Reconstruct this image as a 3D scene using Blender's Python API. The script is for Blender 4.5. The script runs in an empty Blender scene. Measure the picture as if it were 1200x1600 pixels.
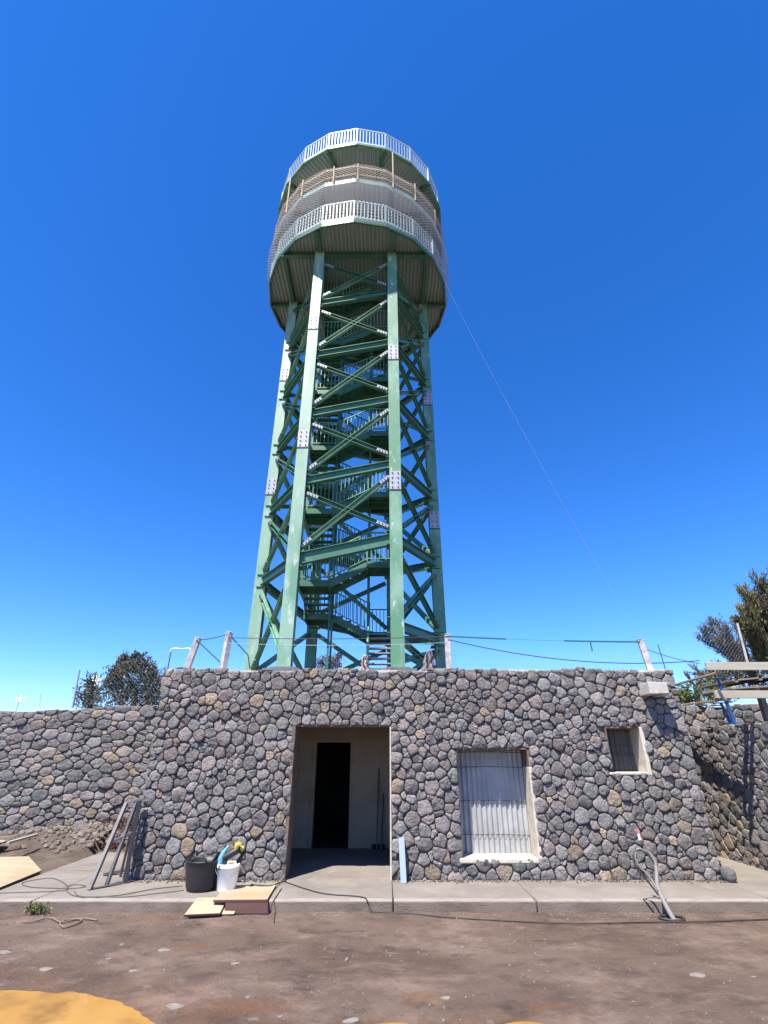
import bpy, math, random
import numpy as np
from mathutils import Vector, Matrix, noise
SC = bpy.context.scene
COL = SC.collection
rad = math.radians

# ------------------------------------------------------------------ camera
F, TH, EYE = 782.0, rad(25.86), 1.6
cam_d = bpy.data.cameras.new('camera'); cam = bpy.data.objects.new('camera', cam_d); COL.objects.link(cam)
cam_d.sensor_fit = 'VERTICAL'; cam_d.sensor_height = 24.0; cam_d.lens = 24.0 * F / 1600.0
cam_d.clip_start = 0.05; cam_d.clip_end = 3000
cam.location = (0, 0, EYE); cam.rotation_euler = (math.pi / 2 + TH, 0, 0)
SC.camera = cam
# ------------------------------------------------------------------ sky, sun, exposure
SUN_AZ, SUN_EL = rad(-120), rad(60)         # azimuth from +X, counter-clockwise
w = bpy.data.worlds.new('World'); SC.world = w; w.use_nodes = True
nt = w.node_tree; nt.nodes.clear()
sky = nt.nodes.new('ShaderNodeTexSky'); sky.sky_type = 'NISHITA'; sky.sun_disc = False
sky.sun_elevation = SUN_EL; sky.sun_rotation = math.pi / 2 - SUN_AZ
sky.altitude = 1500; sky.air_density = 1.0; sky.dust_density = 0.1; sky.ozone_density = 2.5
hs = nt.nodes.new('ShaderNodeHueSaturation'); hs.inputs['Saturation'].default_value = 1.32; hs.inputs['Value'].default_value = 1.4
bg = nt.nodes.new('ShaderNodeBackground'); bg.inputs['Strength'].default_value = 0.071
ow = nt.nodes.new('ShaderNodeOutputWorld')
nt.links.new(sky.outputs[0], hs.inputs['Color'])
tint = nt.nodes.new('ShaderNodeVectorMath'); tint.operation = 'MULTIPLY'; tint.inputs[1].default_value = (.95, 1.08, 1.45)
nt.links.new(hs.outputs[0], tint.inputs[0]); nt.links.new(tint.outputs[0], bg.inputs[0])
nt.links.new(bg.outputs[0], ow.inputs[0])
sd = bpy.data.lights.new('sun', 'SUN'); sun = bpy.data.objects.new('sun', sd); COL.objects.link(sun)
sd.energy = 5.0; sd.angle = rad(0.5); sd.color = (1.0, 0.925, 0.82)
sdir = Vector((math.cos(SUN_AZ) * math.cos(SUN_EL), math.sin(SUN_AZ) * math.cos(SUN_EL), math.sin(SUN_EL)))
sun.rotation_euler = sdir.to_track_quat('Z', 'Y').to_euler(); sun.location = (-10, -15, 30)
SC.view_settings.view_transform = 'Standard'; SC.view_settings.look = 'None'
SC.view_settings.gamma = 1; SC.view_settings.exposure = 1.04; SC.view_settings.use_curve_mapping = False

# ------------------------------------------------------------------ geometry from measured points
def ray(x, y):
    a = (x - 600) / F; b = (800 - y) / F
    return (a, math.cos(TH) - b * math.sin(TH), math.sin(TH) + b * math.cos(TH))
def WY(x, y, Y):
    r = ray(x, y); t = Y / r[1]; return Vector((r[0] * t, Y, EYE + r[2] * t))
def GZ(x, y, z=0.0):
    r = ray(x, y); t = (z - EYE) / r[2]; return Vector((r[0] * t, r[1] * t, z))

# ------------------------------------------------------------------ materials
def mat(name, base=(.5, .5, .5), rough=.7, metal=0.0, spec=.5, c2=None, scale=3.0, lo=.4, hi=.6, detail=8, stretch=(1, 1, 1),
        bump=0.0, bscale=40.0, c3=None, s3=20.0, lo3=.55, hi3=.65, attr=None, bdist=.01, fine=None):
    m = bpy.data.materials.new(name); m.use_nodes = True; t = m.node_tree; N = t.nodes; L = t.links
    b = N['Principled BSDF']; b.inputs['Roughness'].default_value = rough; b.inputs['Metallic'].default_value = metal
    b.inputs['Specular IOR Level'].default_value = spec
    tc = N.new('ShaderNodeTexCoord'); mp = N.new('ShaderNodeMapping'); mp.inputs['Scale'].default_value = stretch
    L.new(tc.outputs['Object'], mp.inputs[0])
    def nz(sc, det=8, r=.6):
        n = N.new('ShaderNodeTexNoise'); n.inputs['Scale'].default_value = sc; n.inputs['Detail'].default_value = det
        n.inputs['Roughness'].default_value = r; L.new(mp.outputs[0], n.inputs['Vector']); return n
    def ramp(src, a, bb):
        r = N.new('ShaderNodeMapRange'); r.inputs['From Min'].default_value = a; r.inputs['From Max'].default_value = bb
        L.new(src, r.inputs['Value']); return r.outputs['Result']
    def mix(fac, a, bb, mode='MIX'):
        x = N.new('ShaderNodeMix'); x.data_type = 'RGBA'; x.blend_type = mode
        if isinstance(fac, float): x.inputs['Factor'].default_value = fac
        else: L.new(fac, x.inputs['Factor'])
        for s, v in ((x.inputs['A'], a), (x.inputs['B'], bb)):
            if isinstance(v, tuple): s.default_value = (*v, 1)
            else: L.new(v, s)
        return x.outputs['Result']
    cur = base
    if attr:
        at = N.new('ShaderNodeAttribute'); at.attribute_name = attr; cur = at.outputs['Color']
    if c2: cur = mix(ramp(nz(scale, detail).outputs['Fac'], lo, hi), cur, c2)
    if c3: cur = mix(ramp(nz(s3, 6).outputs['Fac'], lo3, hi3), cur, c3)
    if fine:
        n = nz(fine[0], 4, .7); r = N.new('ShaderNodeMapRange'); r.inputs['From Min'].default_value = .3; r.inputs['From Max'].default_value = .7
        r.inputs['To Min'].default_value = 1 - fine[1]; r.inputs['To Max'].default_value = 1 + fine[1]
        L.new(n.outputs['Fac'], r.inputs['Value'])
        v = N.new('ShaderNodeVectorMath'); v.operation = 'SCALE'
        if isinstance(cur, tuple): v.inputs[0].default_value = cur
        else: L.new(cur, v.inputs[0])
        L.new(r.outputs['Result'], v.inputs['Scale']); cur = v.outputs[0]
    if isinstance(cur, tuple): b.inputs['Base Color'].default_value = (*cur, 1)
    else: L.new(cur, b.inputs['Base Color'])
    if bump:
        bp = N.new('ShaderNodeBump'); bp.inputs['Strength'].default_value = bump; bp.inputs['Distance'].default_value = bdist
        L.new(nz(bscale, 6, .65).outputs['Fac'], bp.inputs['Height']); L.new(bp.outputs[0], b.inputs['Normal'])
    return m

M = {}
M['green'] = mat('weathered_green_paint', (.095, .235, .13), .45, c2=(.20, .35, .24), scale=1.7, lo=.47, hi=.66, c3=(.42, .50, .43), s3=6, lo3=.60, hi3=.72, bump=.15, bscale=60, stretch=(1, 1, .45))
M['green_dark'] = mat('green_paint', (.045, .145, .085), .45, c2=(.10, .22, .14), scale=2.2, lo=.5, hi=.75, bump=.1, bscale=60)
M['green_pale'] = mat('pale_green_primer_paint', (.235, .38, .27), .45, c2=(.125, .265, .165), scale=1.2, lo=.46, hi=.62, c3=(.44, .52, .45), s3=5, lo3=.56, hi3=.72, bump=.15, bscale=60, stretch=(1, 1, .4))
M['galv'] = mat('galvanised_steel', (.38, .38, .40), .45, .15, c2=(.30, .31, .33), scale=9)
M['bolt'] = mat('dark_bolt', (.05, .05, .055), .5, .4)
M['galv_dull'] = mat('dull_galvanised_steel', (.20, .24, .22), .5, .2, c2=(.12, .17, .14), scale=9)
M['rail'] = mat('galvanised_rail', (.46, .53, .52), .52, .2, c2=(.38, .46, .45), scale=6)
M['sheet_dull'] = mat('dull_metal_decking', (.29, .37, .345), .42, .2, c2=(.37, .41, .37), scale=1.3, lo=.4, hi=.7)
M['zinc'] = mat('corrugated_zinc', (.385, .39, .385), .5, .08, c2=(.31, .315, .315), scale=4, c3=(.20, .13, .10), s3=9, lo3=.70, hi3=.78)
M['zinc_shaded'] = mat('shaded_zinc', (.13, .125, .115), .6, c2=(.09, .085, .08), scale=4)  # zinc of the small opening, with the shade there put into its colour
M['stone'] = mat('basalt_stone', attr='tint', rough=.92, spec=.2, c2=(0.248, 0.228, 0.217), scale=17, lo=.48, hi=.74, c3=(0.085, 0.08, 0.078), s3=24, lo3=.60, hi3=.76, bump=1.0, bscale=38, bdist=.030, fine=(55, .38))
M['mortar'] = mat('dark_mortar', (.105, .096, .09), .95, c2=(.15, .137, .125), scale=12, bump=.6, bscale=60)
M['plaster'] = mat('cream_cement_render', (.44, .36, .28), .9, c2=(.37, .30, .235), scale=2.0, c3=(.28, .25, .22), s3=7, lo3=.6, hi3=.8, bump=.3, bscale=50)
M['white_render'] = mat('pale_cement_render', (.54, .49, .41), .9, c2=(.44, .39, .31), scale=9, bump=.6, bscale=40)
M['concrete'] = mat('pavement_concrete', (0.224, 0.2, 0.172), .88, c2=(0.166, 0.146, 0.124), scale=1.6, lo=.38, hi=.68, c3=(0.262, 0.238, 0.204), s3=5, lo3=.55, hi3=.75, bump=.35, bscale=90, fine=(160, .13))
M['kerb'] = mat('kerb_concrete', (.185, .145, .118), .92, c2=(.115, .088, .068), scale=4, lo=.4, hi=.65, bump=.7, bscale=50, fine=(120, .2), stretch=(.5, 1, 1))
M['kerb_top_lit'] = mat('sunlit_kerb_top_concrete', (.29, .262, .228), .88, c2=(.21, .185, .155), scale=5, lo=.45, hi=.7, bump=.4, bscale=70)  # kerb concrete made paler: sunlight on the top face painted into the colour
M['dirt'] = mat('brown_dirt', (0.086, 0.062, 0.044), .95, c2=(0.131, 0.103, 0.079), scale=3, c3=(0.055, 0.038, 0.028), s3=9, lo3=.55, hi3=.7, bump=1, bscale=35, bdist=.03, fine=(90, .3))
M['wood_old'] = mat('grey_old_timber', (0.29, 0.248, 0.2), .85, c2=(0.207, 0.172, 0.138), scale=3, stretch=(.4, 6, 6), bump=.4, bscale=30)
M['wood'] = mat('fresh_pine', (0.428, 0.324, 0.193), .75, c2=(0.345, 0.248, 0.138), scale=3, stretch=(.5, 6, 6), bump=.2, bscale=30)
M['wood_pale'] = mat('bleached_formwork_board', (0.4, 0.366, 0.29), .8, c2=(0.331, 0.297, 0.228), scale=2.5, stretch=(.5, 7, 7), bump=.3, bscale=30)
M['ply'] = mat('bleached_plywood', (0.345, 0.269, 0.162), .7, c2=(0.386, 0.324, 0.221), scale=1.3, stretch=(1, 4, 4), c3=(0.29, 0.2, 0.11), s3=5, lo3=.6, hi3=.75)
M['ply_edge'] = mat('red_film_edge', (0.09, 0.038, 0.031), .7)
M['form'] = mat('brown_formwork', (0.11, 0.072, 0.052), .85, c2=(0.152, 0.103, 0.076), scale=5, stretch=(4, 4, .6))
M['steel'] = mat('grey_scaffold_steel', (0.179, 0.169, 0.162), .55, .4, c2=(0.131, 0.09, 0.069), scale=7, lo=.5, hi=.7)
M['black'] = mat('black_rubber', (.018, .02, .022), .5)
M['cable'] = mat('dark_cable', (0.034, 0.031, 0.028), .6)
M['cable_grey'] = mat('grey_brown_cord', (0.097, 0.079, 0.066), .7)
M['rope'] = mat('pale_rope', (.17, .17, .17), .8)
M['rope_brown'] = mat('dirty_rope', (0.179, 0.131, 0.097), .9)
M['tape'] = mat('green_strap', (0.021, 0.11, 0.09), .6)
M['white'] = mat('white_plastic', (.80, .80, .80), .4)
M['cyan'] = mat('light_blue_plastic', (0.138, 0.345, 0.469), .45)
M['yellow'] = mat('yellow_plastic', (.75, .55, .07), .45)
M['blue'] = mat('blue_painted_steel', (0.014, 0.11, 0.38), .45, c2=(0.034, 0.083, 0.207), scale=8)
M['profile'] = mat('pale_zinc_profile', (0.359, 0.428, 0.511), .4, .3)
M['post'] = mat('whitewashed_concrete_post', (0.455, 0.435, 0.414), .85, c2=(0.31, 0.29, 0.276), scale=9, bump=.5, bscale=60)
M['spout'] = mat('white_limestone', (0.483, 0.462, 0.414), .85, c2=(0.414, 0.386, 0.331), scale=8, bump=.5, bscale=50)
M['conduit'] = mat('grey_corrugated_plastic', (0.228, 0.207, 0.19), .6)
M['red'] = mat('red_tape', (.62, .10, .09), .5)
M['net'] = mat('grey_safety_net', (.40, .39, .39), .8)
M['net_tan'] = mat('tan_safety_net', (.42, .34, .28), .85)
M['wire'] = mat('galvanised_wire', (.30, .36, .40), .6, .1)
M['cloth'] = mat('faded_tarpaulin', (0.248, 0.221, 0.228), .9, c2=(0.138, 0.117, 0.117), scale=8)
M['cloth_red'] = mat('pink_red_cloth', (0.414, 0.228, 0.221), .9, c2=(0.517, 0.483, 0.469), scale=14, lo=.45, hi=.55)
M['bark'] = mat('rough_bark', (0.076, 0.059, 0.048), .95, bump=.6, bscale=30)
def leafmat(name, a, b):
    m = mat(name, a, .6, c2=b, scale=2.6, lo=.40, hi=.60, fine=(22, .5)); return m
M['leaf_dark'] = leafmat('dark_evergreen_leaf', (.045, .056, .022), (.095, .082, .044))
M['leaf_heath'] = leafmat('olive_heath_leaf', (.15, .135, .045), (.085, .075, .045))
M['leaf_heath_grey'] = leafmat('grey_violet_heath_leaf', (.14, .11, .11), (.10, .10, .065))
M['leaf_green'] = leafmat('mid_green_leaf', (.07, .11, .03), (.13, .14, .05))
M['grass'] = leafmat('dry_green_grass', (0.11, 0.138, 0.041), (.25, .22, .10))
M['twig'] = mat('dry_red_brown_plant', (0.11, 0.045, 0.031), .9, c2=(0.069, 0.034, 0.028), scale=9)
M['rubble'] = mat('pale_rubble', (0.207, 0.172, 0.145), .9, c2=(0.124, 0.097, 0.079), scale=9, bump=.6, bscale=50)
M['hill'] = mat('volcanic_soil', (0.083, 0.062, 0.048), .95, c2=(0.11, 0.097, 0.062), scale=.8, bump=.5, bscale=8, bdist=.05)
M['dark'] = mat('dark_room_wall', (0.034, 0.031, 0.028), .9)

# ------------------------------------------------------------------ mesh builder
class MB:
    def __init__(s): s.v = []; s.f = []; s.m = []; s.sm = []
    def add(s, vs, fs, mi=0, smooth=False):
        o = len(s.v); s.v += [tuple(p) for p in vs]
        for f in fs: s.f.append(tuple(i + o for i in f)); s.m.append(mi); s.sm.append(smooth)
    def box(s, c, d, mi=0, rz=0, R=None):
        c = Vector(c); x, y, z = [k / 2 for k in d]
        R = R or Matrix.Rotation(rz, 3, 'Z')
        vs = [c + R @ Vector((i * x, j * y, k * z)) for i in (-1, 1) for j in (-1, 1) for k in (-1, 1)]
        s.add(vs, [(0, 1, 3, 2), (4, 6, 7, 5), (0, 4, 5, 1), (2, 3, 7, 6), (0, 2, 6, 4), (1, 5, 7, 3)], mi)
    def bb(s, x0, x1, y0, y1, z0, z1, mi=0): s.box(((x0 + x1) / 2, (y0 + y1) / 2, (z0 + z1) / 2), (x1 - x0, y1 - y0, z1 - z0), mi)
    def beam(s, p, q, prof, up=(0, 0, 1), mi=0, cap=True):
        p = Vector(p); q = Vector(q); d = (q - p).normalized(); up = Vector(up)
        a = d.cross(up)
        if a.length < 1e-4: a = d.cross(Vector((0, 1, 0)))
        a.normalize(); u = a.cross(d).normalized(); n = len(prof)
        vs = [p + a * x + u * y for x, y in prof] + [q + a * x + u * y for x, y in prof]
        fs = [(i, (i + 1) % n, n + (i + 1) % n, n + i) for i in range(n)]
        if cap: fs += [tuple(range(n))[::-1], tuple(range(n, 2 * n))]
        s.add(vs, fs, mi)
    def tube(s, pts, r, n=6, mi=0, caps=True):
        pts = [Vector(p) for p in pts]; rs = r if isinstance(r, (list, tuple)) else [r] * len(pts)
        vs = []; fs = []; pa = None
        for i, p in enumerate(pts):
            d = (pts[min(i + 1, len(pts) - 1)] - pts[max(i - 1, 0)])
            d = d.normalized() if d.length > 1e-9 else Vector((0, 0, 1))
            a = pa - d * pa.dot(d) if pa else d.orthogonal()
            if a.length < 1e-5: a = d.orthogonal()
            a.normalize(); pa = a; b = d.cross(a)
            vs += [p + (a * math.cos(2 * math.pi * k / n) + b * math.sin(2 * math.pi * k / n)) * rs[i] for k in range(n)]
        for i in range(len(pts) - 1):
            for k in range(n):
                fs.append((i * n + k, i * n + (k + 1) % n, (i + 1) * n + (k + 1) % n, (i + 1) * n + k))
        s.add(vs, fs, mi, True)
        if caps: s.add(vs[:n], [tuple(range(n))[::-1]], mi); s.add(vs[-n:], [tuple(range(n))], mi)
    def lathe(s, c, prof, n=20, mi=0, sx=1, sy=1):
        vs = []; fs = []
        for r, z in prof: vs += [(c[0] + r * sx * math.cos(2 * math.pi * k / n), c[1] + r * sy * math.sin(2 * math.pi * k / n), c[2] + z) for k in range(n)]
        for i in range(len(prof) - 1):
            for k in range(n): fs.append((i * n + k, i * n + (k + 1) % n, (i + 1) * n + (k + 1) % n, (i + 1) * n + k))
        s.add(vs, fs, mi, True)
    def prism(s, poly, z0, z1, mi=0):
        n = len(poly); vs = [(x, y, z0) for x, y in poly] + [(x, y, z1) for x, y in poly]
        s.add(vs, [tuple(range(n))[::-1], tuple(range(n, 2 * n))] + [(i, (i + 1) % n, n + (i + 1) % n, n + i) for i in range(n)], mi)
    def build(s, name, mats, parent=None, bevel=0, seg=1):
        me = bpy.data.meshes.new(name); me.from_pydata(s.v, [], s.f)
        if not isinstance(mats, (list, tuple)): mats = [mats]
        for m in mats: me.materials.append(M[m] if isinstance(m, str) else m)
        me.polygons.foreach_set('material_index', s.m); me.polygons.foreach_set('use_smooth', s.sm); me.update()
        o = bpy.data.objects.new(name, me); COL.objects.link(o)
        if parent:
            o.parent = parent
            pm = Matrix.Translation(parent.location) @ parent.rotation_euler.to_matrix().to_4x4() if parent.parent is None else Matrix.Identity(4)
            if parent.parent is None: o.matrix_parent_inverse = pm.inverted()
        if bevel:
            b = o.modifiers.new('bevel', 'BEVEL'); b.width = bevel; b.segments = seg; b.limit_method = 'ANGLE'; b.angle_limit = rad(40)
        return o
def tag(o, label=None, cat=None, group=None, kind=None):
    if label: o['label'] = label
    if cat: o['category'] = cat
    if group: o['group'] = group
    if kind: o['kind'] = kind
    return o
def empty(name, loc, label, cat, group=None):
    o = bpy.data.objects.new(name, None); COL.objects.link(o); o.location = loc; o.empty_display_size = .2
    return tag(o, label, cat, group)
def rect(a, b): return [(-a / 2, -b / 2), (a / 2, -b / 2), (a / 2, b / 2), (-a / 2, b / 2)]
def hsec(w, h, t=.022):   # flanges at +-h/2 across width w
    a, b = w / 2, h / 2
    return [(-a, -b), (a, -b), (a, -b + t), (t / 2, -b + t), (t / 2, b - t), (a, b - t), (a, b), (-a, b), (-a, b - t), (-t / 2, b - t), (-t / 2, -b + t), (-a, -b + t)]
def csec(w, h, t=.012):   # channel, open towards +x
    a, b = w / 2, h / 2
    return [(-a, -b), (a, -b), (a, -b + t), (-a + t, -b + t), (-a + t, b - t), (a, b - t), (a, b), (-a, b)]
def catenary(a, b, sag, n=16):
    a = Vector(a); b = Vector(b)
    return [a.lerp(b, i / n) - Vector((0, 0, sag * 4 * (i / n) * (1 - i / n))) for i in range(n + 1)]
def smooth_path(pts, n=6):
    P = [Vector(p) for p in pts]; out = []
    for i in range(len(P) - 1):
        p0, p1, p2, p3 = P[max(i - 1, 0)], P[i], P[i + 1], P[min(i + 2, len(P) - 1)]
        for k in range(n):
            t = k / n
            out.append(.5 * ((2 * p1) + (p2 - p0) * t + (2 * p0 - 5 * p1 + 4 * p2 - p3) * t * t + (3 * p1 - p0 - 3 * p2 + p3) * t ** 3))
    return out + [P[-1]]

# ------------------------------------------------------------------ rubble masonry: every stone a rounded, roughened block
def clip(poly, nx, ny, d):        # keep nx*x+ny*y <= d
    out = []; n = len(poly)
    for i in range(n):
        a = poly[i]; b = poly[(i + 1) % n]; da = nx * a[0] + ny * a[1] - d; db = nx * b[0] + ny * b[1] - d
        if da <= 0: out.append(a)
        if (da < 0 < db) or (db < 0 < da):
            t = da / (da - db); out.append((a[0] + (b[0] - a[0]) * t, a[1] + (b[1] - a[1]) * t))
    return out
def stone_wall(name, W, Hf, place, holes=(), seed=1, size=.2, v0=0.0, ochre=.06, flat=.6, parent=None, asp=1.12, jag=.03):
    """W: width; Hf(u): height; place(u,v,d): 3-D point (d = out of the wall)."""
    rng = random.Random(seed); Hm = max(Hf(W * i / 20) for i in range(21))
    pts = []; grid = {}; cs = size * 1.6
    def near(p, r, k=2):
        gx, gy = int(p[0] // cs), int(p[1] // cs); o = []
        for i in range(-k, k + 1):
            for j in range(-k, k + 1): o += grid.get((gx + i, gy + j), [])
        return o
    area = W * Hm; tries = int(area / (size * size) * 40)
    for t in range(tries):
        fr = t / tries; r = size * (rng.choice((1.5, 1.25, 1.05)) if fr < .12 else (.95 if fr < .4 else (.78 if fr < .7 else .56)))
        p = (rng.uniform(0, W), rng.uniform(v0, Hm), r)
        if p[1] > Hf(p[0]): continue
        if any(a - .01 < p[0] < b + .01 and c - .01 < p[1] < d + .01 for a, b, c, d in holes): continue
        if all(math.hypot((p[0] - q[0]) / asp, p[1] - q[1]) > .44 * (r + q[2]) for q in near(p, r)):
            pts.append(p); grid.setdefault((int(p[0] // cs), int(p[1] // cs)), []).append(p)
    def ghosts():
        g = []
        lim = size * 1.1
        for x, y, r in pts:
            if x < lim: g.append((-x, y, r))
            if x > W - lim: g.append((2 * W - x, y, r))
            if y - v0 < lim: g.append((x, 2 * v0 - y, r))
            if Hf(x) - y < lim: g.append((x, 2 * Hf(x) - y + rng.uniform(-jag, jag), r))
            for a, b, c, d in holes:
                if c - .02 < y < d + .02:
                    if a - lim < x < a: g.append((2 * a - x, y, r))
                    if b < x < b + lim: g.append((2 * b - x, y, r))
                if a - .02 < x < b + .02:
                    if c - lim < y < c: g.append((x, 2 * c - y, r))
                    if d < y < d + lim: g.append((x, 2 * d - y, r))
        return g
    allp = pts + ghosts(); grid = {}
    for p in allp: grid.setdefault((int(p[0] // cs), int(p[1] // cs)), []).append(p)
    V = []; Fc = []; C = []
    for p in pts:
        R = size * 1.5
        poly = [(p[0] - R, p[1] - R), (p[0] + R, p[1] - R), (p[0] + R, p[1] + R), (p[0] - R, p[1] + R)]
        for q in near(p, 0):
            if q is p: continue
            dx, dy = q[0] - p[0], q[1] - p[1]; L = math.hypot(dx, dy)
            if L < 1e-6 or L > 3.2 * size: continue
            wp = (p[2] ** 2 - q[2] ** 2) * .30
            d = (q[0] ** 2 + q[1] ** 2 - p[0] ** 2 - p[1] ** 2 + wp) / (2 * L)
            poly = clip(poly, dx / L, dy / L, d)
            if len(poly) < 3: break
        if len(poly) < 3: continue
        poly = clip(poly, 0, -1, -v0)
        if len(poly) > 2: poly = clip(poly, 0, 1, Hf(p[0]) + rng.uniform(-.4, .6) * jag)
        if len(poly) < 3: continue
        # straight neighbours' edges moved in for the joint, then corners rounded
        cx = sum(a for a, b in poly) / len(poly); cy = sum(b for a, b in poly) / len(poly)
        rmean = sum(math.hypot(a - cx, b - cy) for a, b in poly) / len(poly)
        if rmean < .03: continue
        gap = .0015 + rng.random() * .004; k = max(.6, 1 - gap / (rmean * .8))
        poly = [(cx + (a - cx) * k, cy + (b - cy) * k) for a, b in poly]
        for cutr in (rng.uniform(.05, .15), .2):
            np_ = []
            for i in range(len(poly)):
                a = poly[i]; b = poly[(i + 1) % len(poly)]
                np_ += [(a[0] + (b[0] - a[0]) * cutr, a[1] + (b[1] - a[1]) * cutr), (a[0] + (b[0] - a[0]) * (1 - cutr), a[1] + (b[1] - a[1]) * (1 - cutr))]
            poly = np_
        # resample
        n = 22; per = [math.dist(poly[i], poly[(i + 1) % len(poly)]) for i in range(len(poly))]; tot = sum(per); out = []; i = 0; acc = 0
        for kk in range(n):
            s = tot * kk / n
            while acc + per[i] < s and i < len(per) - 1: acc += per[i]; i += 1
            t = (s - acc) / max(per[i], 1e-9); a = poly[i]; b = poly[(i + 1) % len(poly)]
            out.append((a[0] + (b[0] - a[0]) * t, a[1] + (b[1] - a[1]) * t))
        ox = rng.uniform(0, 500); rings = []
        off = rng.uniform(-.014, .016); tx, ty = rng.uniform(-.13, .13), rng.uniform(-.13, .13); bulge = rng.uniform(.55, 1.15) * flat
        base = len(V)
        for sc, dp in ((1.0, -.075), (1.0, -.022), (.978, -.003), (.91, .010), (.68, .017), (.36, .020)):
            for (a, b) in out:
                x = cx + (a - cx) * sc; y = cy + (b - cy) * sc
                nv = noise.noise_vector(Vector((x * 11 + ox, y * 11, 3.1)))
                nf = noise.noise(Vector((x * 22 + ox, y * 22, 7.7)))
                nb = noise.noise(Vector((x * 7 + ox, y * 7, 1.7)))
                jx = nv.x * .008; jy = nv.y * .008
                x += jx; y += jy
                for (h0, h1, h2, h3) in holes:
                    if h0 < x < h1 and h2 < y < h3:
                        dd = min((x - h0, 0), (h1 - x, 1), (y - h2, 2), (h3 - y, 3))
                        if dd[1] == 0: x = h0
                        elif dd[1] == 1: x = h1
                        elif dd[1] == 2: y = h2
                        else: y = h3
                y = max(y, v0)
                dd = dp * (bulge if dp > 0 else 1) * (.7 + rmean * 3) + off + (tx * (x - cx) + ty * (y - cy))
                if dp > -.05: dd += nf * .014 + nb * .020 + noise.noise(Vector((x * 46 + ox, y * 46, 1.1))) * .008
                V.append(place(x, y, dd))
        V.append(place(cx, cy, .031 * bulge * (.7 + rmean * 3) + off))
        for r_ in range(5):
            for i in range(n):
                Fc.append((base + r_ * n + i, base + r_ * n + (i + 1) % n, base + (r_ + 1) * n + (i + 1) % n, base + (r_ + 1) * n + i))
        for i in range(n): Fc.append((base + 5 * n + i, base + 5 * n + (i + 1) % n, base + 6 * n))
        q = rng.random(); g = rng.uniform(.115, .235)
        if q < ochre: c = (g * 1.55, g * 1.22, g * .86)
        elif q < ochre + .18: c = (g * 1.24, g * 1.06, g * .95)
        elif q < ochre + .42: c = (g * .99, g * .99, g * .95)
        else: c = (g * 1.10, g * 1.0, g * .955)
        C += [(*c, 1.0)] * (6 * n + 1)
    me = bpy.data.meshes.new(name); me.from_pydata([tuple(v) for v in V], [], Fc)
    ca = me.color_attributes.new('tint', 'FLOAT_COLOR', 'POINT'); ca.data.foreach_set('color', np.array(C, dtype=np.float32).ravel())
    me.polygons.foreach_set('use_smooth', [True] * len(Fc)); me.materials.append(M['stone']); me.update()
    o = bpy.data.objects.new(name, me); COL.objects.link(o)
    if parent:
        o.parent = parent; o.matrix_parent_inverse = Matrix.Translation(parent.location).inverted()
    return o

# =================================================================== THE SETTING
def fbm(x, y, s=1.0, o=4):
    v = 0; a = 1; t = 0
    for i in range(o): v += a * noise.noise(Vector((x * s, y * s, i * 7.3))); t += a; a *= .5; s *= 2.1
    return v / t
def sheet(name, xs, ys, h, m, skip=None):
    b = MB(); idx = {}
    for j, y in enumerate(ys):
        for i, x in enumerate(xs): b.v.append((x, y, h(x, y)))
    n = len(xs)
    for j in range(len(ys) - 1):
        for i in range(n - 1):
            if skip and skip((xs[i] + xs[i + 1]) / 2, (ys[j] + ys[j + 1]) / 2): continue
            b.f.append((j * n + i, j * n + i + 1, (j + 1) * n + i + 1, (j + 1) * n + i)); b.m.append(0); b.sm.append(True)
    o = b.build(name, m); tag(o, kind='structure'); return o

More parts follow.
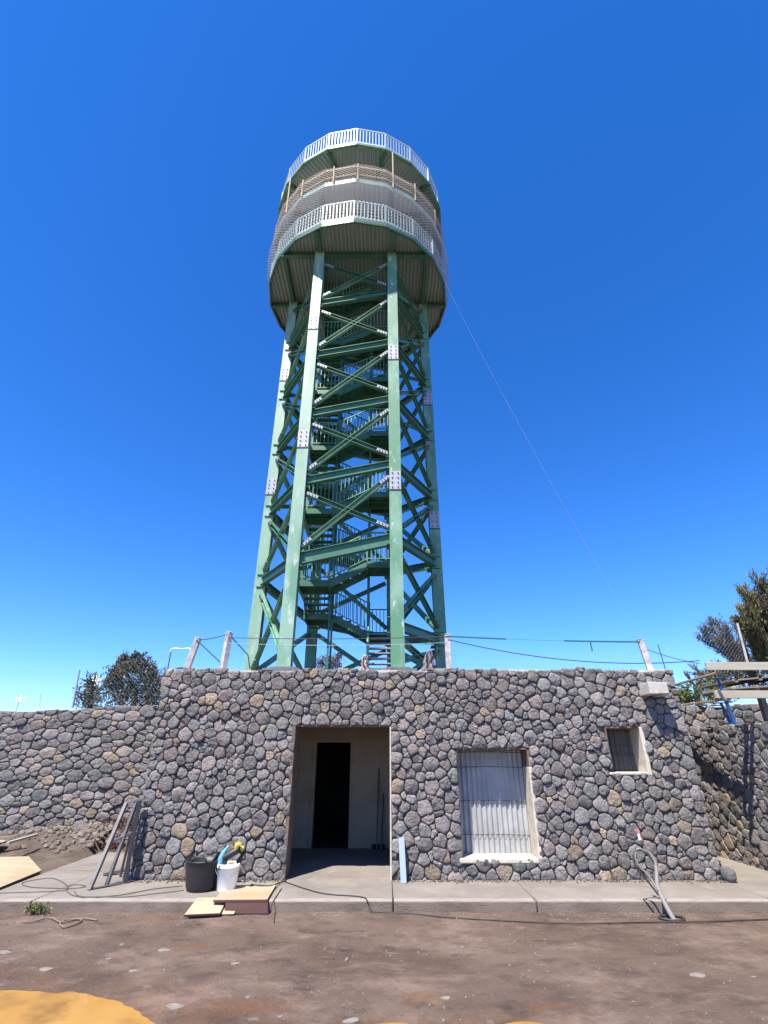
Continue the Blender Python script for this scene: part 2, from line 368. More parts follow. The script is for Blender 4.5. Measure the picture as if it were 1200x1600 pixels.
# --- road surface material: compacted brown earth with paler dried patches, white splashes and damp orange stains
def road_material():
    m = bpy.data.materials.new('compacted_earth'); m.use_nodes = True; t = m.node_tree; N = t.nodes; L = t.links; b = N['Principled BSDF']
    tc = N.new('ShaderNodeTexCoord')
    def nz(sc, det=8, r=.6, st=(1, 1, 1), loc=(0, 0, 0)):
        mp = N.new('ShaderNodeMapping'); mp.inputs['Scale'].default_value = st; mp.inputs['Location'].default_value = loc; L.new(tc.outputs['Object'], mp.inputs[0])
        n = N.new('ShaderNodeTexNoise'); n.inputs['Scale'].default_value = sc; n.inputs['Detail'].default_value = det; n.inputs['Roughness'].default_value = r
        L.new(mp.outputs[0], n.inputs['Vector']); return n.outputs['Fac']
    def rng(src, a, bb, c=0, d=1):
        r = N.new('ShaderNodeMapRange'); r.inputs['From Min'].default_value = a; r.inputs['From Max'].default_value = bb
        r.inputs['To Min'].default_value = c; r.inputs['To Max'].default_value = d; L.new(src, r.inputs['Value']); return r.outputs[0]
    def mix(fac, a, bb):
        x = N.new('ShaderNodeMix'); x.data_type = 'RGBA'; L.new(fac, x.inputs['Factor'])
        for s, v in ((x.inputs['A'], a), (x.inputs['B'], bb)):
            if isinstance(v, tuple): s.default_value = (*v, 1)
            else: L.new(v, s)
        return x.outputs['Result']
    c = mix(rng(nz(.9, 12, .68, (.8, 1.1, 1)), .38, .62), (0.108, 0.070, 0.050), (0.172, 0.124, 0.092))
    c = mix(rng(nz(3.3, 10, .65, (.7, 1.2, 1), (4, 2, 0)), .50, .72), c, (0.055, 0.040, 0.032))
    c = mix(rng(nz(1.5, 12, .75, (.8, 1.2, 1), (9, 1, 0)), .50, .70), c, (0.27, 0.192, 0.150))
    c = mix(rng(nz(9, 6, .6, (.7, 1.2, 1), (2, 5, 0)), .645, .68), c, (0.2, 0.172, 0.148))
    c = mix(rng(nz(120, 3, .7), .60, .72), c, (0.152, 0.117, 0.097))
    c = mix(rng(nz(95, 3, .7, (1, 1, 1), (3, 3, 0)), .62, .74), c, (0.024, 0.017, 0.014))
    # orange damp spots (stains with a shape of their own)
    geo = N.new('ShaderNodeSeparateXYZ'); L.new(tc.outputs['Object'], geo.inputs[0])
    for (px, py, rx, ry) in ((-3.55, 3.9, 2.95, 1.5), (.1, 4.2, .6, .42), (.95, 4.2, .6, .45), (.30, 4.85, .20, .10), (-2.54, 6.8, .30, .12), (-1.75, 5.9, .22, .10), (1.15, 4.75, .20, .06), (-1.0, 4.75, .35, .12)):
        cmb = N.new('ShaderNodeVectorMath'); cmb.operation = 'SUBTRACT'; cmb.inputs[1].default_value = (px, py, 0); L.new(tc.outputs['Object'], cmb.inputs[0])
        sc = N.new('ShaderNodeVectorMath'); sc.operation = 'MULTIPLY'; sc.inputs[1].default_value = (1 / rx, 1 / ry, 0); L.new(cmb.outputs[0], sc.inputs[0])
        ln = N.new('ShaderNodeVectorMath'); ln.operation = 'LENGTH'; L.new(sc.outputs[0], ln.inputs[0])
        ad = N.new('ShaderNodeMath'); ad.operation = 'MULTIPLY_ADD'; L.new(nz(7, 5), ad.inputs[0]); ad.inputs[1].default_value = 1.6; L.new(ln.outputs['Value'], ad.inputs[2])
        c = mix(rng(ad.outputs[0], 1.95, 1.3, 0, .42), c, (0.186, 0.086, 0.031))
    L.new(c, b.inputs['Base Color'])
    L.new(rng(nz(1.3, 6), .4, .65, .72, .95), b.inputs['Roughness']); b.inputs['Specular IOR Level'].default_value = .3
    bp = N.new('ShaderNodeBump'); bp.inputs['Strength'].default_value = 1.0; bp.inputs['Distance'].default_value = .028
    L.new(nz(28, 10, .75), bp.inputs['Height']); L.new(bp.outputs[0], b.inputs['Normal'])
    return m
M['road'] = road_material()
def lin(a, b, n): return [a + (b - a) * i / n for i in range(n + 1)]
PUD = []
def road_h(x, y):
    g1 = math.exp(-(((x + 3.55) / 2.35) ** 2 + ((y - 3.9) / 1.16) ** 2) * 1.2)
    g2 = math.exp(-(((x - .1) / .42) ** 2 + ((y - 4.06) / .46) ** 2) * 1.2) + math.exp(-(((x - .95) / .42) ** 2 + ((y - 4.06) / .50) ** 2) * 1.2)
    g = min(1, g1 + g2); n = fbm(x, y, 1.1) * .02 + fbm(x + 9, y, 5) * .008
    n += .002 * fbm(x, y, 11) * g
    return n * (1 - .86 * g) - .16 * g - .006 * max(0, min(1, (y - 6.9) / .2))
xs = [-900, -200, -60, -25] + lin(-12, -6.2, 30) + lin(-6, 2.2, 150) + lin(2.4, 12, 60) + [25, 60, 200, 900]
ys = [-900, -200, -40, -6, 0, 1.5] + lin(2.5, 5.4, 80) + lin(5.45, 7.3, 30) + [9, 12, 20, 60, 200, 900]
road = sheet('road', xs, ys, lambda x, y: road_h(x, y) if (abs(x) < 12.5 and 0 < y < 7.4) else -.02, 'road')

# --- puddles of orange muddy water
def blob(name, pts, z, m):
    P = smooth_path([Vector((a, b, 0)) for a, b in pts] + [Vector((*pts[0], 0))], 8)[:-1]
    b = MB(); cx = sum(p.x for p in P) / len(P); cy = sum(p.y for p in P) / len(P)
    vs = [(cx, cy, z)] + [(p.x + .03 * noise.noise(Vector((p.x * 6, p.y * 6, 0))), p.y + .025 * noise.noise(Vector((p.x * 6, p.y * 6, 5))), z) for p in P]
    n = len(P); b.add(vs, [(0, 1 + i, 1 + (i + 1) % n) for i in range(n)])
    return tag(b.build(name, m), kind='structure')
mud = mat('orange_muddy_water', (.34, .175, .035), .10, spec=.5, c2=(.43, .25, .07), scale=.9, lo=.35, hi=.65, c3=(.22, .115, .032), s3=2.2, lo3=.50, hi3=.68, bump=.03, bscale=9)
blob('puddle', [(-7.5, 3.9), (-6.8, 5.0), (-5.0, 5.5), (-3.4, 5.6), (-2.0, 5.4), (-1.0, 4.9), (-.8, 4.0), (-1.4, 3.0), (-3.4, 2.6), (-6, 2.7)], -.0425, mud)
blob('puddle', [(-.55, 4.2), (-.3, 4.65), (.15, 4.75), (.55, 4.62), (.95, 4.78), (1.4, 4.6), (1.6, 4.1), (1.2, 3.4), (.4, 3.2), (-.4, 3.5)], -.0425, mud)

# --- pavement slabs, apron, kerb
def slab(name, poly, z0, z1, m, bev=.012):
    b = MB(); b.prism(poly, z0, z1)
    if name == 'kerb': b.m[1] = 1; m = ['kerb', 'kerb_top_lit']
    o = b.build(name, m, bevel=bev, seg=2); return tag(o, kind='structure')
FRONT = 7.06
joints = [-16, -8.2, -4.02, -1.345, .105, 1.74, 4.45, 8, 14]
for a, c in zip(joints[:-1], joints[1:]):
    g = .006
    # kerb edge irregular
    n = max(2, int((c - a) / .09)); front = [(a + g + (c - a - 2 * g) * i / n, FRONT + .012 * fbm(a + (c - a) * i / n, 1, 2.3) + .02 * (fbm(a, 3, .7))) for i in range(n + 1)]
    slab('kerb', front + [(c - g, FRONT + .14), (a + g, FRONT + .14)], -.15, .1, 'kerb', .016)
    if -4.1 < a < 4.4:
        yb = 8.3
    else: yb = 8.3
    slab('pavement', [(a + g, FRONT + .144), (c - g, FRONT + .144), (c - g * .3, yb), (a + g * .3, yb)], -.15, .1, 'concrete', .004)
slab('pavement', [(-4.78, 8.304), (-3.3, 8.304), (-3.3, 11.6), (-4.88, 11.6), (-4.83, 10.2)], -.15, .1, 'concrete', .004)
slab('pavement', [(4.3, 8.304), (8, 8.304), (8, 10.3), (4.3, 10.3)], -.15, .1, 'concrete', .004)
slab('floor', [(-2.6, 8.304), (2.6, 8.304), (2.6, 10.6), (-2.6, 10.6)], -.15, .103, 'concrete', .002)
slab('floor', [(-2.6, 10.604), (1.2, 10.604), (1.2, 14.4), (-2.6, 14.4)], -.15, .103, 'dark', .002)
# rust marks left on the apron by reinforcing bars
rm = MB(); rr = random.Random(5)
for k in range(22):
    x = -3.78 - .058 * k * .55; y = 8.62 + .018 * k * .4
    rm.box((x, y + rr.uniform(-.01, .01), .1035), (.016, rr.uniform(.07, .12), .002), rz=.25)
for k in range(13):
    rm.box((-3.72 - .03 * k, 9.35 + .01 * k, .1035), (.016, rr.uniform(.06, .10), .002), rz=.25)
M['rust'] = mat('rust_stain', (0.317, 0.186, 0.103), .9, c2=(0.304, 0.248, 0.2), scale=12)
tag(rm.build('rust_stains', 'rust'), kind='structure')

# --- dirt bank in front of the left wall
def bank(x, y):
    t = max(0, min(1, (y - 8.35) / 2.6)); r = max(0, min(1, (x + 9) / 4))
    z = .07 + .20 * t ** 1.6 + .16 * math.exp(-(((x + 4.9) / 1.1) ** 2 + ((y - 10.9) / .7) ** 2)) + .10 * math.exp(-(((x + 6.1) / .55) ** 2 + ((y - 10.5) / .4) ** 2))
    z += fbm(x, y, 2.2) * .05 * (.3 + t) + fbm(x, y, 9) * .018
    if x > -4.9: z = min(z, .085 + max(0, y - 10.2) * .55) if y < 11.6 else z
    return z
sheet('dirt', lin(-16, -3.35, 150), lin(8.28, 11.7, 50), bank, 'dirt')

# --- terrain behind the walls
def terr(x, y):
    base = 2.2 + .1 * fbm(x, y, .3)
    if x > 3: base = 1.9
    t = max(0, min(1, (y - 11.2) / 1.6)); s = math.exp(-(((x + .9) / 3.7) ** 6))
    z = base + t * s * (3.46 - base)
    if y > 20: z += min(1, (y - 20) / 30) * 0
    return z
sheet('terrain', [-900, -200, -60, -30] + lin(-16, 14, 60) + [30, 60, 200, 900], [11.45, 11.8, 12.2, 12.6, 13.0, 14, 15, 17, 20, 25, 40, 80, 200, 900], lambda x, y: terr(x, y) if y < 60 else 2.2, 'hill')
sheet('terrain', [5.88, 7, 9, 14, 30], [3.5, 6, 8, 10.05], lambda x, y: 1.93, 'hill')
sheet('terrain', lin(5.2, 30, 12), [10.3, 10.8, 11.6], lambda x, y: 2.25, 'hill')

# =================================================================== STONE BUILDING
FY = 8.1
bld = empty('stone_building', (0.5, 9.3, 0), 'low flat-roofed building faced in grey basalt rubble with open doorway and two openings', 'building')
X0, X1, ZT = -3.40, 4.46, 2.80
HOLES = [(-1.31, .10, -.2, 1.99), (1.06, 2.10, .34, 1.68), (3.30, 3.82, 1.37, 1.97)]
hol = [(a - X0, b - X0, c, d) for a, b, c, d in HOLES]
stone_wall('stone_facing', X1 - X0 + .04, lambda u: ZT + .02 * math.sin(u * 3.1) + .012 * math.sin(u * 9), lambda u, v, d: (X0 + u, FY - d, v), hol, seed=11, size=.130, v0=.09, parent=bld)
stone_wall('stone_facing', 1.9, lambda u: ZT, lambda u, v, d: (X1 + .02 + d, FY + .03 + u, v), seed=21, size=.23, v0=.09, parent=bld)
stone_wall('stone_facing', 3.0, lambda u: ZT, lambda u, v, d: (X0 - .02 - d, FY + 3.03 - u, v), seed=22, size=.23, v0=.09, parent=bld)
core = MB()
def cellwall(b, x0, x1, z0, z1, y0, y1, holes, mi=0):
    xs_ = sorted({x0, x1, *[h[0] for h in holes], *[h[1] for h in holes]}); zs_ = sorted({z0, z1, *[max(z0, h[2]) for h in holes], *[min(z1, h[3]) for h in holes]})
    for i in range(len(xs_) - 1):
        for j in range(len(zs_) - 1):
            cx, cz = (xs_[i] + xs_[i + 1]) / 2, (zs_[j] + zs_[j + 1]) / 2
            if any(h[0] < cx < h[1] and h[2] < cz < h[3] for h in holes): continue
            b.bb(xs_[i], xs_[i + 1], y0, y1, zs_[j], zs_[j + 1], mi)
grow = [(a - .004, b + .004, c if c < 0 else c - .004, d + .004) for a, b, c, d in HOLES]
cellwall(core, X0 + .03, X1 - .02, .0, ZT - .04, FY + .042, FY + .375, grow)
core.build('wall_core', 'mortar', bld)
# openings' linings
t = MB()
t.bb(-1.355, -1.312, FY - .012, FY + .34, .1, 1.995); t.bb(-1.312, .10, FY + .02, FY + .36, 1.975, 2.0)
t.build('door_lining', 'form', bld)
t = MB(); t.bb(.085, .103, FY - .004, FY + .36, .1, 1.974); t.build('door_reveal', 'white_render', bld)
t = MB()
t.bb(2.085, 2.135, FY - .010, FY + .37, .33, 1.44)
t.bb(1.02, 2.084, FY - .014, FY + .37, .285, .345)
o = t.build('window_reveal', 'white_render', bld, bevel=.012, seg=2)
t = MB(); t.bb(1.04, 1.066, FY + .01, FY + .37, .346, 1.68); t.bb(1.066, 2.086, FY + .01, FY + .37, 1.665, 1.69); t.bb(2.088, 2.118, FY + .006, FY + .37, 1.442, 1.664); t.build('window_formwork', 'form', bld)
t = MB(); t.bb(3.795, 3.85, FY - .012, FY + .37, 1.33, 1.97); t.bb(3.24, 3.794, FY - .012, FY + .37, 1.335, 1.372)
t.build('small_window_reveal', 'white_render', bld, bevel=.01)
t = MB(); t.bb(3.28, 3.304, FY + .01, FY + .37, 1.372, 1.975); t.bb(3.304, 3.794, FY + .01, FY + .37, 1.955, 1.985); t.build('small_window_formwork', 'form', bld)
def corrugated(b, x0, x1, z0, z1, y, pitch=.074, amp=.014, mi=0):
    n = int((x1 - x0) / pitch * 10); vs = []
    for i in range(n + 1):
        x = x0 + (x1 - x0) * i / n; yy = y + amp * math.cos(2 * math.pi * (x - x0) / pitch); vs += [(x, yy, z0), (x, yy, z1)]
    b.add(vs, [(2 * i, 2 * i + 2, 2 * i + 3, 2 * i + 1) for i in range(n)], mi, True)
def shutter(x0, x1, z0, z1, parts, name):
    sh = None
    for i, (a, c) in enumerate(parts):
        b = MB(); corrugated(b, x0 + .003, x1 - .003, a, c, FY + .352 + .012 * (i % 2)); o = b.build('corrugated_panel', 'zinc' if x0 < 3 else 'zinc_shaded', bld)
    for zz in sorted({p[1] for p in parts} | {z1 - .2}):
        b = MB(); b.tube([(x0 - .0, FY + .335, zz - .03), ((x0 + x1) / 2, FY + .332, zz - .022), (x1, FY + .335, zz - .035)], .004, 6)
        b.build('fixing_bar', 'cable', bld)
shutter(1.066, 2.085, .345, 1.66, [(.345, .60), (.55, 1.02), (.97, 1.66)], 'w')
shutter(3.304, 3.795, 1.372, 1.955, [(1.372, 1.62), (1.58, 1.955)], 's')
# roof slab and coping
t = MB(); t.bb(X0 + .04, X1 - .03, FY + .03, 11.4, ZT - .2, ZT - .045); t.build('roof_slab', 'mortar', bld)
t = MB(); nn = 90
for i in range(nn):
    a = X0 + (X1 - X0) * i / nn; c = X0 + (X1 - X0) * (i + 1) / nn
    t.bb(a, c, FY + .02 + .008 * noise.noise(Vector((i * .7, 0, 0))), FY + .4, ZT - .044, ZT - .014 + .010 * noise.noise(Vector((i * .45, 3, 0))) + .012 * math.sin(i * .23))
t.build('coping', 'white_render', bld)
# rooms
t = MB(); bw = 10.6
cellwall(t, -2.6, 2.62, .1, 2.6, bw, bw + .14, [(-1.29, -.64, 0, 1.81)])
t.bb(-2.62, -2.6, FY + .38, bw, .1, 2.6); t.bb(2.6, 2.62, FY + .38, bw, .1, 2.6); t.bb(-2.6, 2.6, FY + .38, bw, 2.45, 2.5)
t.build('inner_wall', 'plaster', bld)
t = MB()
t.bb(-1.36, -1.295, bw - .022, bw + .16, .103, 1.87); t.bb(-.637, -.60, bw - .012, bw + .16, .103, 1.87); t.bb(-1.295, -.637, bw - .022, bw + .16, 1.815, 1.87)
t.build('inner_door_frame', 'plaster', bld, bevel=.004)
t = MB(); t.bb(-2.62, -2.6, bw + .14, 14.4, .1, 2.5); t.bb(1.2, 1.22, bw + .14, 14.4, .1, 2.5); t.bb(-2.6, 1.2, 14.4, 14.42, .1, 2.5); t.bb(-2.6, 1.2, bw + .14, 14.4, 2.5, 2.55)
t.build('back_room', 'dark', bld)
# water spout
t = MB(); t.bb(3.925, 4.06, FY - .30, FY + .1, 2.405, 2.575); t.bb(4.064, 4.215, FY - .285, FY + .1, 2.41, 2.57); t.bb(4.12, 4.235, FY - .26, FY + .1, 2.39, 2.409)
t.build('water_spout', 'spout', bld, bevel=.012, seg=2)
# footing stones proud at the right corner
for (cx, w_, h_, cc) in ((4.535, .13, .16, 3),):
    b = MB(); vs = []; fs = []; n = 14; rr = random.Random(cc)
    prof = [(.0, -.5), (.8, -.48), (1, -.2), (1, .15), (.82, .38), (.4, .5), (0, .52)]
    for r_, z_ in prof:
        for k in range(n):
            a = 2 * math.pi * k / n; q = 1 + .12 * noise.noise(Vector((math.cos(a) * 2 + cc, math.sin(a) * 2, z_ * 3)))
            e = 1 / max(abs(math.cos(a)), abs(math.sin(a))) ** .6
            vs.append((cx + r_ * w_ / 2 * math.cos(a) * q * e, 8.02 + r_ * .11 * math.sin(a) * q * e, .1 + h_ * (z_ + .5)))
    for i in range(len(prof) - 1):
        for k in range(n): fs.append((i * n + k, i * n + (k + 1) % n, (i + 1) * n + (k + 1) % n, (i + 1) * n + k))
    b.add(vs, fs, 0, True); o = b.build('corner_stone', 'stone', bld)
    ca = o.data.color_attributes.new('tint', 'FLOAT_COLOR', 'POINT'); g = .14 if cc == 3 else .19
    ca.data.foreach_set('color', np.array([(g, g * .98, g * .97, 1)] * len(vs), dtype=np.float32).ravel())

# =================================================================== OTHER WALLS
def free_wall(name, label, W, Hf, place, back, seed, size, v0=0., **k):
    r = empty(name, place(W / 2, 0, -.2), label, 'wall')
    r.location.z = 0
    stone_wall('stone_facing', W, Hf, place, seed=seed, size=size, v0=v0, parent=r, **k)
    c = MB(); n = 30
    for i in range(n):
        u0, u1 = W * i / n, W * (i + 1) / n; h = min(Hf(u0), Hf(u1)) - .035
        P = [place(u0, v0 - .1, -.04), place(u1, v0 - .1, -.04), place(u1, v0 - .1, -back), place(u0, v0 - .1, -back)]
        c.prism([(p[0], p[1]) for p in P], v0 - .1, h)
    c.build('wall_core', 'mortar', r); return r
LY = 11.2
free_wall('stone_wall', 'long low retaining wall of grey rubble left of the building, above the dirt bank', 8.2 / 1.5,
          lambda u: 2.365 + .027 * u + .025 * math.sin(u * 3.3) + .012 * math.sin(u * 9), lambda u, v, d: (-11.4 + u * 1.5, LY - d, v + .05 * math.sin(u * 2.1)), .4, 31, .132, .0, asp=1.1, ochre=.08, flat=.65)
free_wall('stone_wall', 'side wall of small grey rubble running back to the passage at the right edge', 6.2,
          lambda u: 2.035 + .01 * math.sin(u * 5), lambda u, v, d: (5.5 - d * .75, 10.1 - u, v), .38, 41, .135, .05, asp=1.2, flat=.5)
free_wall('stone_wall', 'upper wall of grey rubble behind the timber beams at the right edge', 7.6,
          lambda u: 2.46 + .02 * math.sin(u * 3), lambda u, v, d: (4.5 + u, 10.1 - d, v), .35, 51, .17, .05)

# =================================================================== TOWER
TC = Vector((-1.108, 15.5, 0)); PHI = .75; TZ0 = 3.46
tw = empty('lookout_tower', (TC.x, TC.y, TZ0), 'tall green steel hexagonal lookout tower with round decks at its top', 'tower')
AN = {'FL': -120, 'FR': -60, 'OR': 0, 'RR': 60, 'RL': 120, 'OL': 180}
def LR(z): return 2.851 - (2.851 - 2.724) * (z - 3.5) / 20.5
def leg(k, z):
    a = rad(AN[k] + PHI); r = LR(z); return Vector((TC.x + r * math.cos(a), TC.y + r * math.sin(a), z))
LVL0 = {'FL': 6.44, 'FR': 7.10, 'OR': 7.22, 'RR': 7.75, 'RL': 8.33, 'OL': 9.05}
SP = 2.47
splz = {'FL': (15.25, 10.35), 'OL': (15.0, 10.0), 'FR': (13.9, 8.9), 'OR': (13.9, 8.75), 'RR': (14.5, 9.4), 'RL': (14.5, 9.4)}
for k in AN:
    b = MB(); W = .35
    b.beam(leg(k, TZ0 + .05), leg(k, 19.0), hsec(W, .34, .03), up=(0, 1, 0))
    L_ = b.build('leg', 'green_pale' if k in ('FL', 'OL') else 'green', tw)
    b = MB(); c = leg(k, TZ0 + .03); b.box((c.x, c.y, TZ0 + .06), (.62, .60, .05)); b.box((c.x, c.y, TZ0 - .1), (.9, .9, .26)); b.build('base_plate', 'steel', tw)
    for zc in splz[k]:
        b = MB(); up = (leg(k, zc + .3) - leg(k, zc - .3)).normalized(); c = leg(k, zc); ax = Vector((1, 0, 0))
        R = Matrix((ax, up.cross(ax), up)).transposed()
        for sgn in (-1, 1):
            cc = c + Vector((0, sgn * .181, 0))
            b.box(cc, (W - .02, .02, .62), 0, R=R)
            for i in range(4):
                for sx in (-.085, .085):
                    b.tube([cc + R @ Vector((sx, sgn * .0, -.24 + i * .16)), cc + R @ Vector((sx, sgn * .035, -.24 + i * .16))], .021, 6, 1)
        for sx in (-1, 1): b.box(c + Vector((sx * .03, 0, 0)), (.014, .27, .6), 0, R=R)
        b.box(c - up * .33 + Vector((0, -.176, 0)), (W + .01, .015, .02), 1, R=R)
        b.build('splice_plate', ['galv', 'bolt'], L_)
def face_beam(k1, z1, k2, z2, prof, name, m, inset=.2, gal=True, seat=False):
    p, q = leg(k1, z1), leg(k2, z2); d = (q - p).normalized(); p = p + d * inset; q = q - d * inset
    mid = (p + q) / 2 - Vector((TC.x, TC.y, (p.z + q.z) / 2)); nrm = Vector((mid.x, mid.y, 0)).normalized()
    b = MB(); b.beam(p, q, prof, up=(0, 0, 1)); o = b.build(name, m, tw)
    if gal:
        for e, s in ((p, 1), (q, -1)):
            g = MB(); h = max(y for x, y in prof) * 2; wv = max(x for x, y in prof) * 2
            c = e + d * s * .17; a = d.cross(Vector((0, 0, 1))).normalized(); u = a.cross(d)
            R = Matrix((d, a, u)).transposed()
            g.box(c, (.36, wv + .03, h * .62), 0, R=R)
            for i in range(3):
                for sg in (-1, 1):
                    cc = c + d * (-.1 + .1 * i); g.tube([cc, cc + a * sg * (wv / 2 + .035)], .018, 6, 1)
            g.build('bolted_end', ['galv' if {k1, k2} == {'FL', 'FR'} else 'galv_dull', 'bolt'], o)
    return o
ring = ['FL', 'FR', 'OR', 'RR', 'RL', 'OL']
def level(k, n): return LVL0[k] + SP * n
for n in range(-1, 6):
    for i, k in enumerate(ring):
        k2 = ring[(i + 1) % 6]; z1 = level(k, n); z2 = level(k2, n) if i < 5 else level(k2, n + 1)
        big = (n == 0 and k == 'FL')
        if z1 < TZ0 + .9 or (k == 'FL' and n < 0): continue
        if max(z1, z2) < 18.3: face_beam(k, z1, k2, z2, hsec(.16, .34 if big else .25, .02), 'girder', 'green_dark', inset=.17, gal=False)
        # diagonals up to the next ring
        z1n, z2n = level(k, n + 1), (level(k2, n + 1) if i < 5 else level(k2, n + 2))
        t1, t2 = min(z1n, 18.9), min(z2n, 18.9)
        if t1 - z1 > 1.2 and z1 < 17.8:
            face_beam(k, z1 + .22, k2, t2 - .3, csec(.12, .14), 'brace', 'green', inset=.25)
            face_beam(k, t1 - .3, k2, z2 + .25, csec(.12, .14), 'brace', 'green_dark', inset=.25)
    for k in ring:
        z = level(k, n)
        if TZ0 + .9 < z < 18.3:
            b = MB(); c = leg(k, z); o_ = (c - TC); o_.z = 0; o_.normalize()
            b.box(c - o_ * .04, (.33, .26, .36), 0); b.box(c - o_ * .1 + Vector((0, 0, .2)), (.42, .42, .025), 0); b.box(c - o_ * .1 - Vector((0, 0, .2)), (.42, .42, .025), 0)
            b.build('gusset', 'green_dark', tw, bevel=.006)
# bottom panels, all faces but the front one
for k, k2 in (('OL', 'FL'), ('FR', 'OR'), ('OR', 'RR'), ('RR', 'RL'), ('RL', 'OL')):
    za = level(k, 0 if k in ('FR', 'OL') and level(k, -1) < TZ0 + .9 else (-1 if level(k, -1) > TZ0 + 1.0 else 0))
    zb = level(k2, 0 if level(k2, -1) < TZ0 + 1.0 else -1)
    face_beam(k, TZ0 + .25, k2, zb - .3, csec(.12, .14), 'brace', 'green', inset=.25)
    face_beam(k, za - .3, k2, TZ0 + .25, csec(.12, .14), 'brace', 'green', inset=.25)

# staircase: square helix of four short flights a turn
SX = (-2.58, -1.66, -.52, .38); SY = (14.42, 15.27, 16.03, 16.88)
def railing(b, p, q, h=.95, sp=.125, mi=0, top=.022, bal=.011):
    p = Vector(p); q = Vector(q); L_ = (Vector((q.x, q.y, 0)) - Vector((p.x, p.y, 0))).length
    b.beam(p + Vector((0, 0, h)), q + Vector((0, 0, h)), rect(.045, .035), mi=mi); b.beam(p + Vector((0, 0, .09)), q + Vector((0, 0, .09)), rect(.03, .03), mi=mi)
    n = max(2, round(L_ / sp))
    for i in range(n + 1):
        c = p.lerp(q, i / n); w_ = .04 if i in (0, n) else .028
        b.box((c.x, c.y, c.z + h / 2 + (.0 if i in (0, n) else .045)), (w_, w_, h if i in (0, n) else h - .09), mi)
def landing(ix, iy, z):
    x0, x1 = (SX[0], SX[1]) if ix == 0 else (SX[2], SX[3]); y0, y1 = (SY[0], SY[1]) if iy == 0 else (SY[2], SY[3])
    b = MB(); b.bb(x0, x1, y0, y1, z - .015, z); 
    for (p, q) in (((x0, y0), (x1, y0)), ((x0, y1), (x1, y1)), ((x0, y0), (x0, y1)), ((x1, y0), (x1, y1))):
        b.beam((*p, z - .11), (*q, z - .11), rect(.05, .17))
    for t_ in (.33, .66): b.beam((x0, y0 + (y1 - y0) * t_, z - .07), (x1, y0 + (y1 - y0) * t_, z - .07), rect(.04, .09))
    o = b.build('landing', 'green_dark', tw)
    ox = x0 if ix == 0 else x1; oy = y0 if iy == 0 else y1
    r = MB(); railing(r, (x0, oy, z), (x1, oy, z)); r.build('handrail', 'green', o)
    r = MB(); railing(r, (ox, y0, z), (ox, y1, z)); r.build('handrail', 'green', o)
def flight(p, q, along, inner_off, nst, m='green_dark'):
    """p, q: centre line ends at landing level; width .85 across"""
    p = Vector(p); q = Vector(q); d = Vector((q.x - p.x, q.y - p.y, 0)); L_ = d.length; d.normalize(); s = Vector((-d.y, d.x, 0)); hw = .40
    b = MB()
    for sg in (-1, 1): b.beam(p + s * sg * hw + Vector((0, 0, -.13)), q + s * sg * hw + Vector((0, 0, -.13)), rect(.03, .22))
    for i in range(nst):
        t_ = (i + .5) / nst; c = p.lerp(q, t_); c.z = p.z + (q.z - p.z) * (i + .55) / nst
        R = Matrix((d, s, Vector((0, 0, 1)))).transposed(); b.box(c - Vector((0, 0, .03)), (L_ / nst + .04, 2 * hw - .03, .035), R=R)
    o = b.build('stair_flight', m, tw)
    for sg in (-1, 1):
        r = MB(); railing(r, p + s * sg * hw, q + s * sg * hw); r.build('handrail', 'green', o)
corner = [(1, 1), (0, 1), (0, 0), (1, 0)]     # RR, RL, FL, FR
z = 5.12; zs = []
for turn in range(24):
    c = corner[turn % 4]; nx_ = corner[(turn + 1) % 4]; dz = .60
    if z > 18.7: break
    landing(c[0], c[1], z)
    xm = [(SX[0] + SX[1]) / 2, (SX[2] + SX[3]) / 2]; ym = [(SY[0] + SY[1]) / 2, (SY[2] + SY[3]) / 2]
    if z + dz < 19.3:
        if c[1] == nx_[1]:
            xa, xb = (SX[2], SX[1]) if c[0] == 1 else (SX[1], SX[2])
            flight((xa, ym[c[1]], z), (xb, ym[c[1]], z + dz), 'x', 0, 4)
        else:
            ya, yb = (SY[2], SY[1]) if c[1] == 1 else (SY[1], SY[2])
            flight((xm[c[0]], ya, z), (xm[c[0]], yb, z + dz), 'y', 0, 4)
    z += dz
flight(((SX[2] + SX[3]) / 2, 14.35, TZ0 + .05), ((SX[2] + SX[3]) / 2, SY[2], 5.12), 'y', 0, 9, 'galv')
for x in (SX[1] - .02, SX[2] + .02):
    for y in (SY[1] - .02, SY[2] + .02):
        b = MB(); b.bb(x - .03, x + .03, y - .03, y + .03, TZ0, 18.9); b.build('stair_post', 'green_dark', tw)

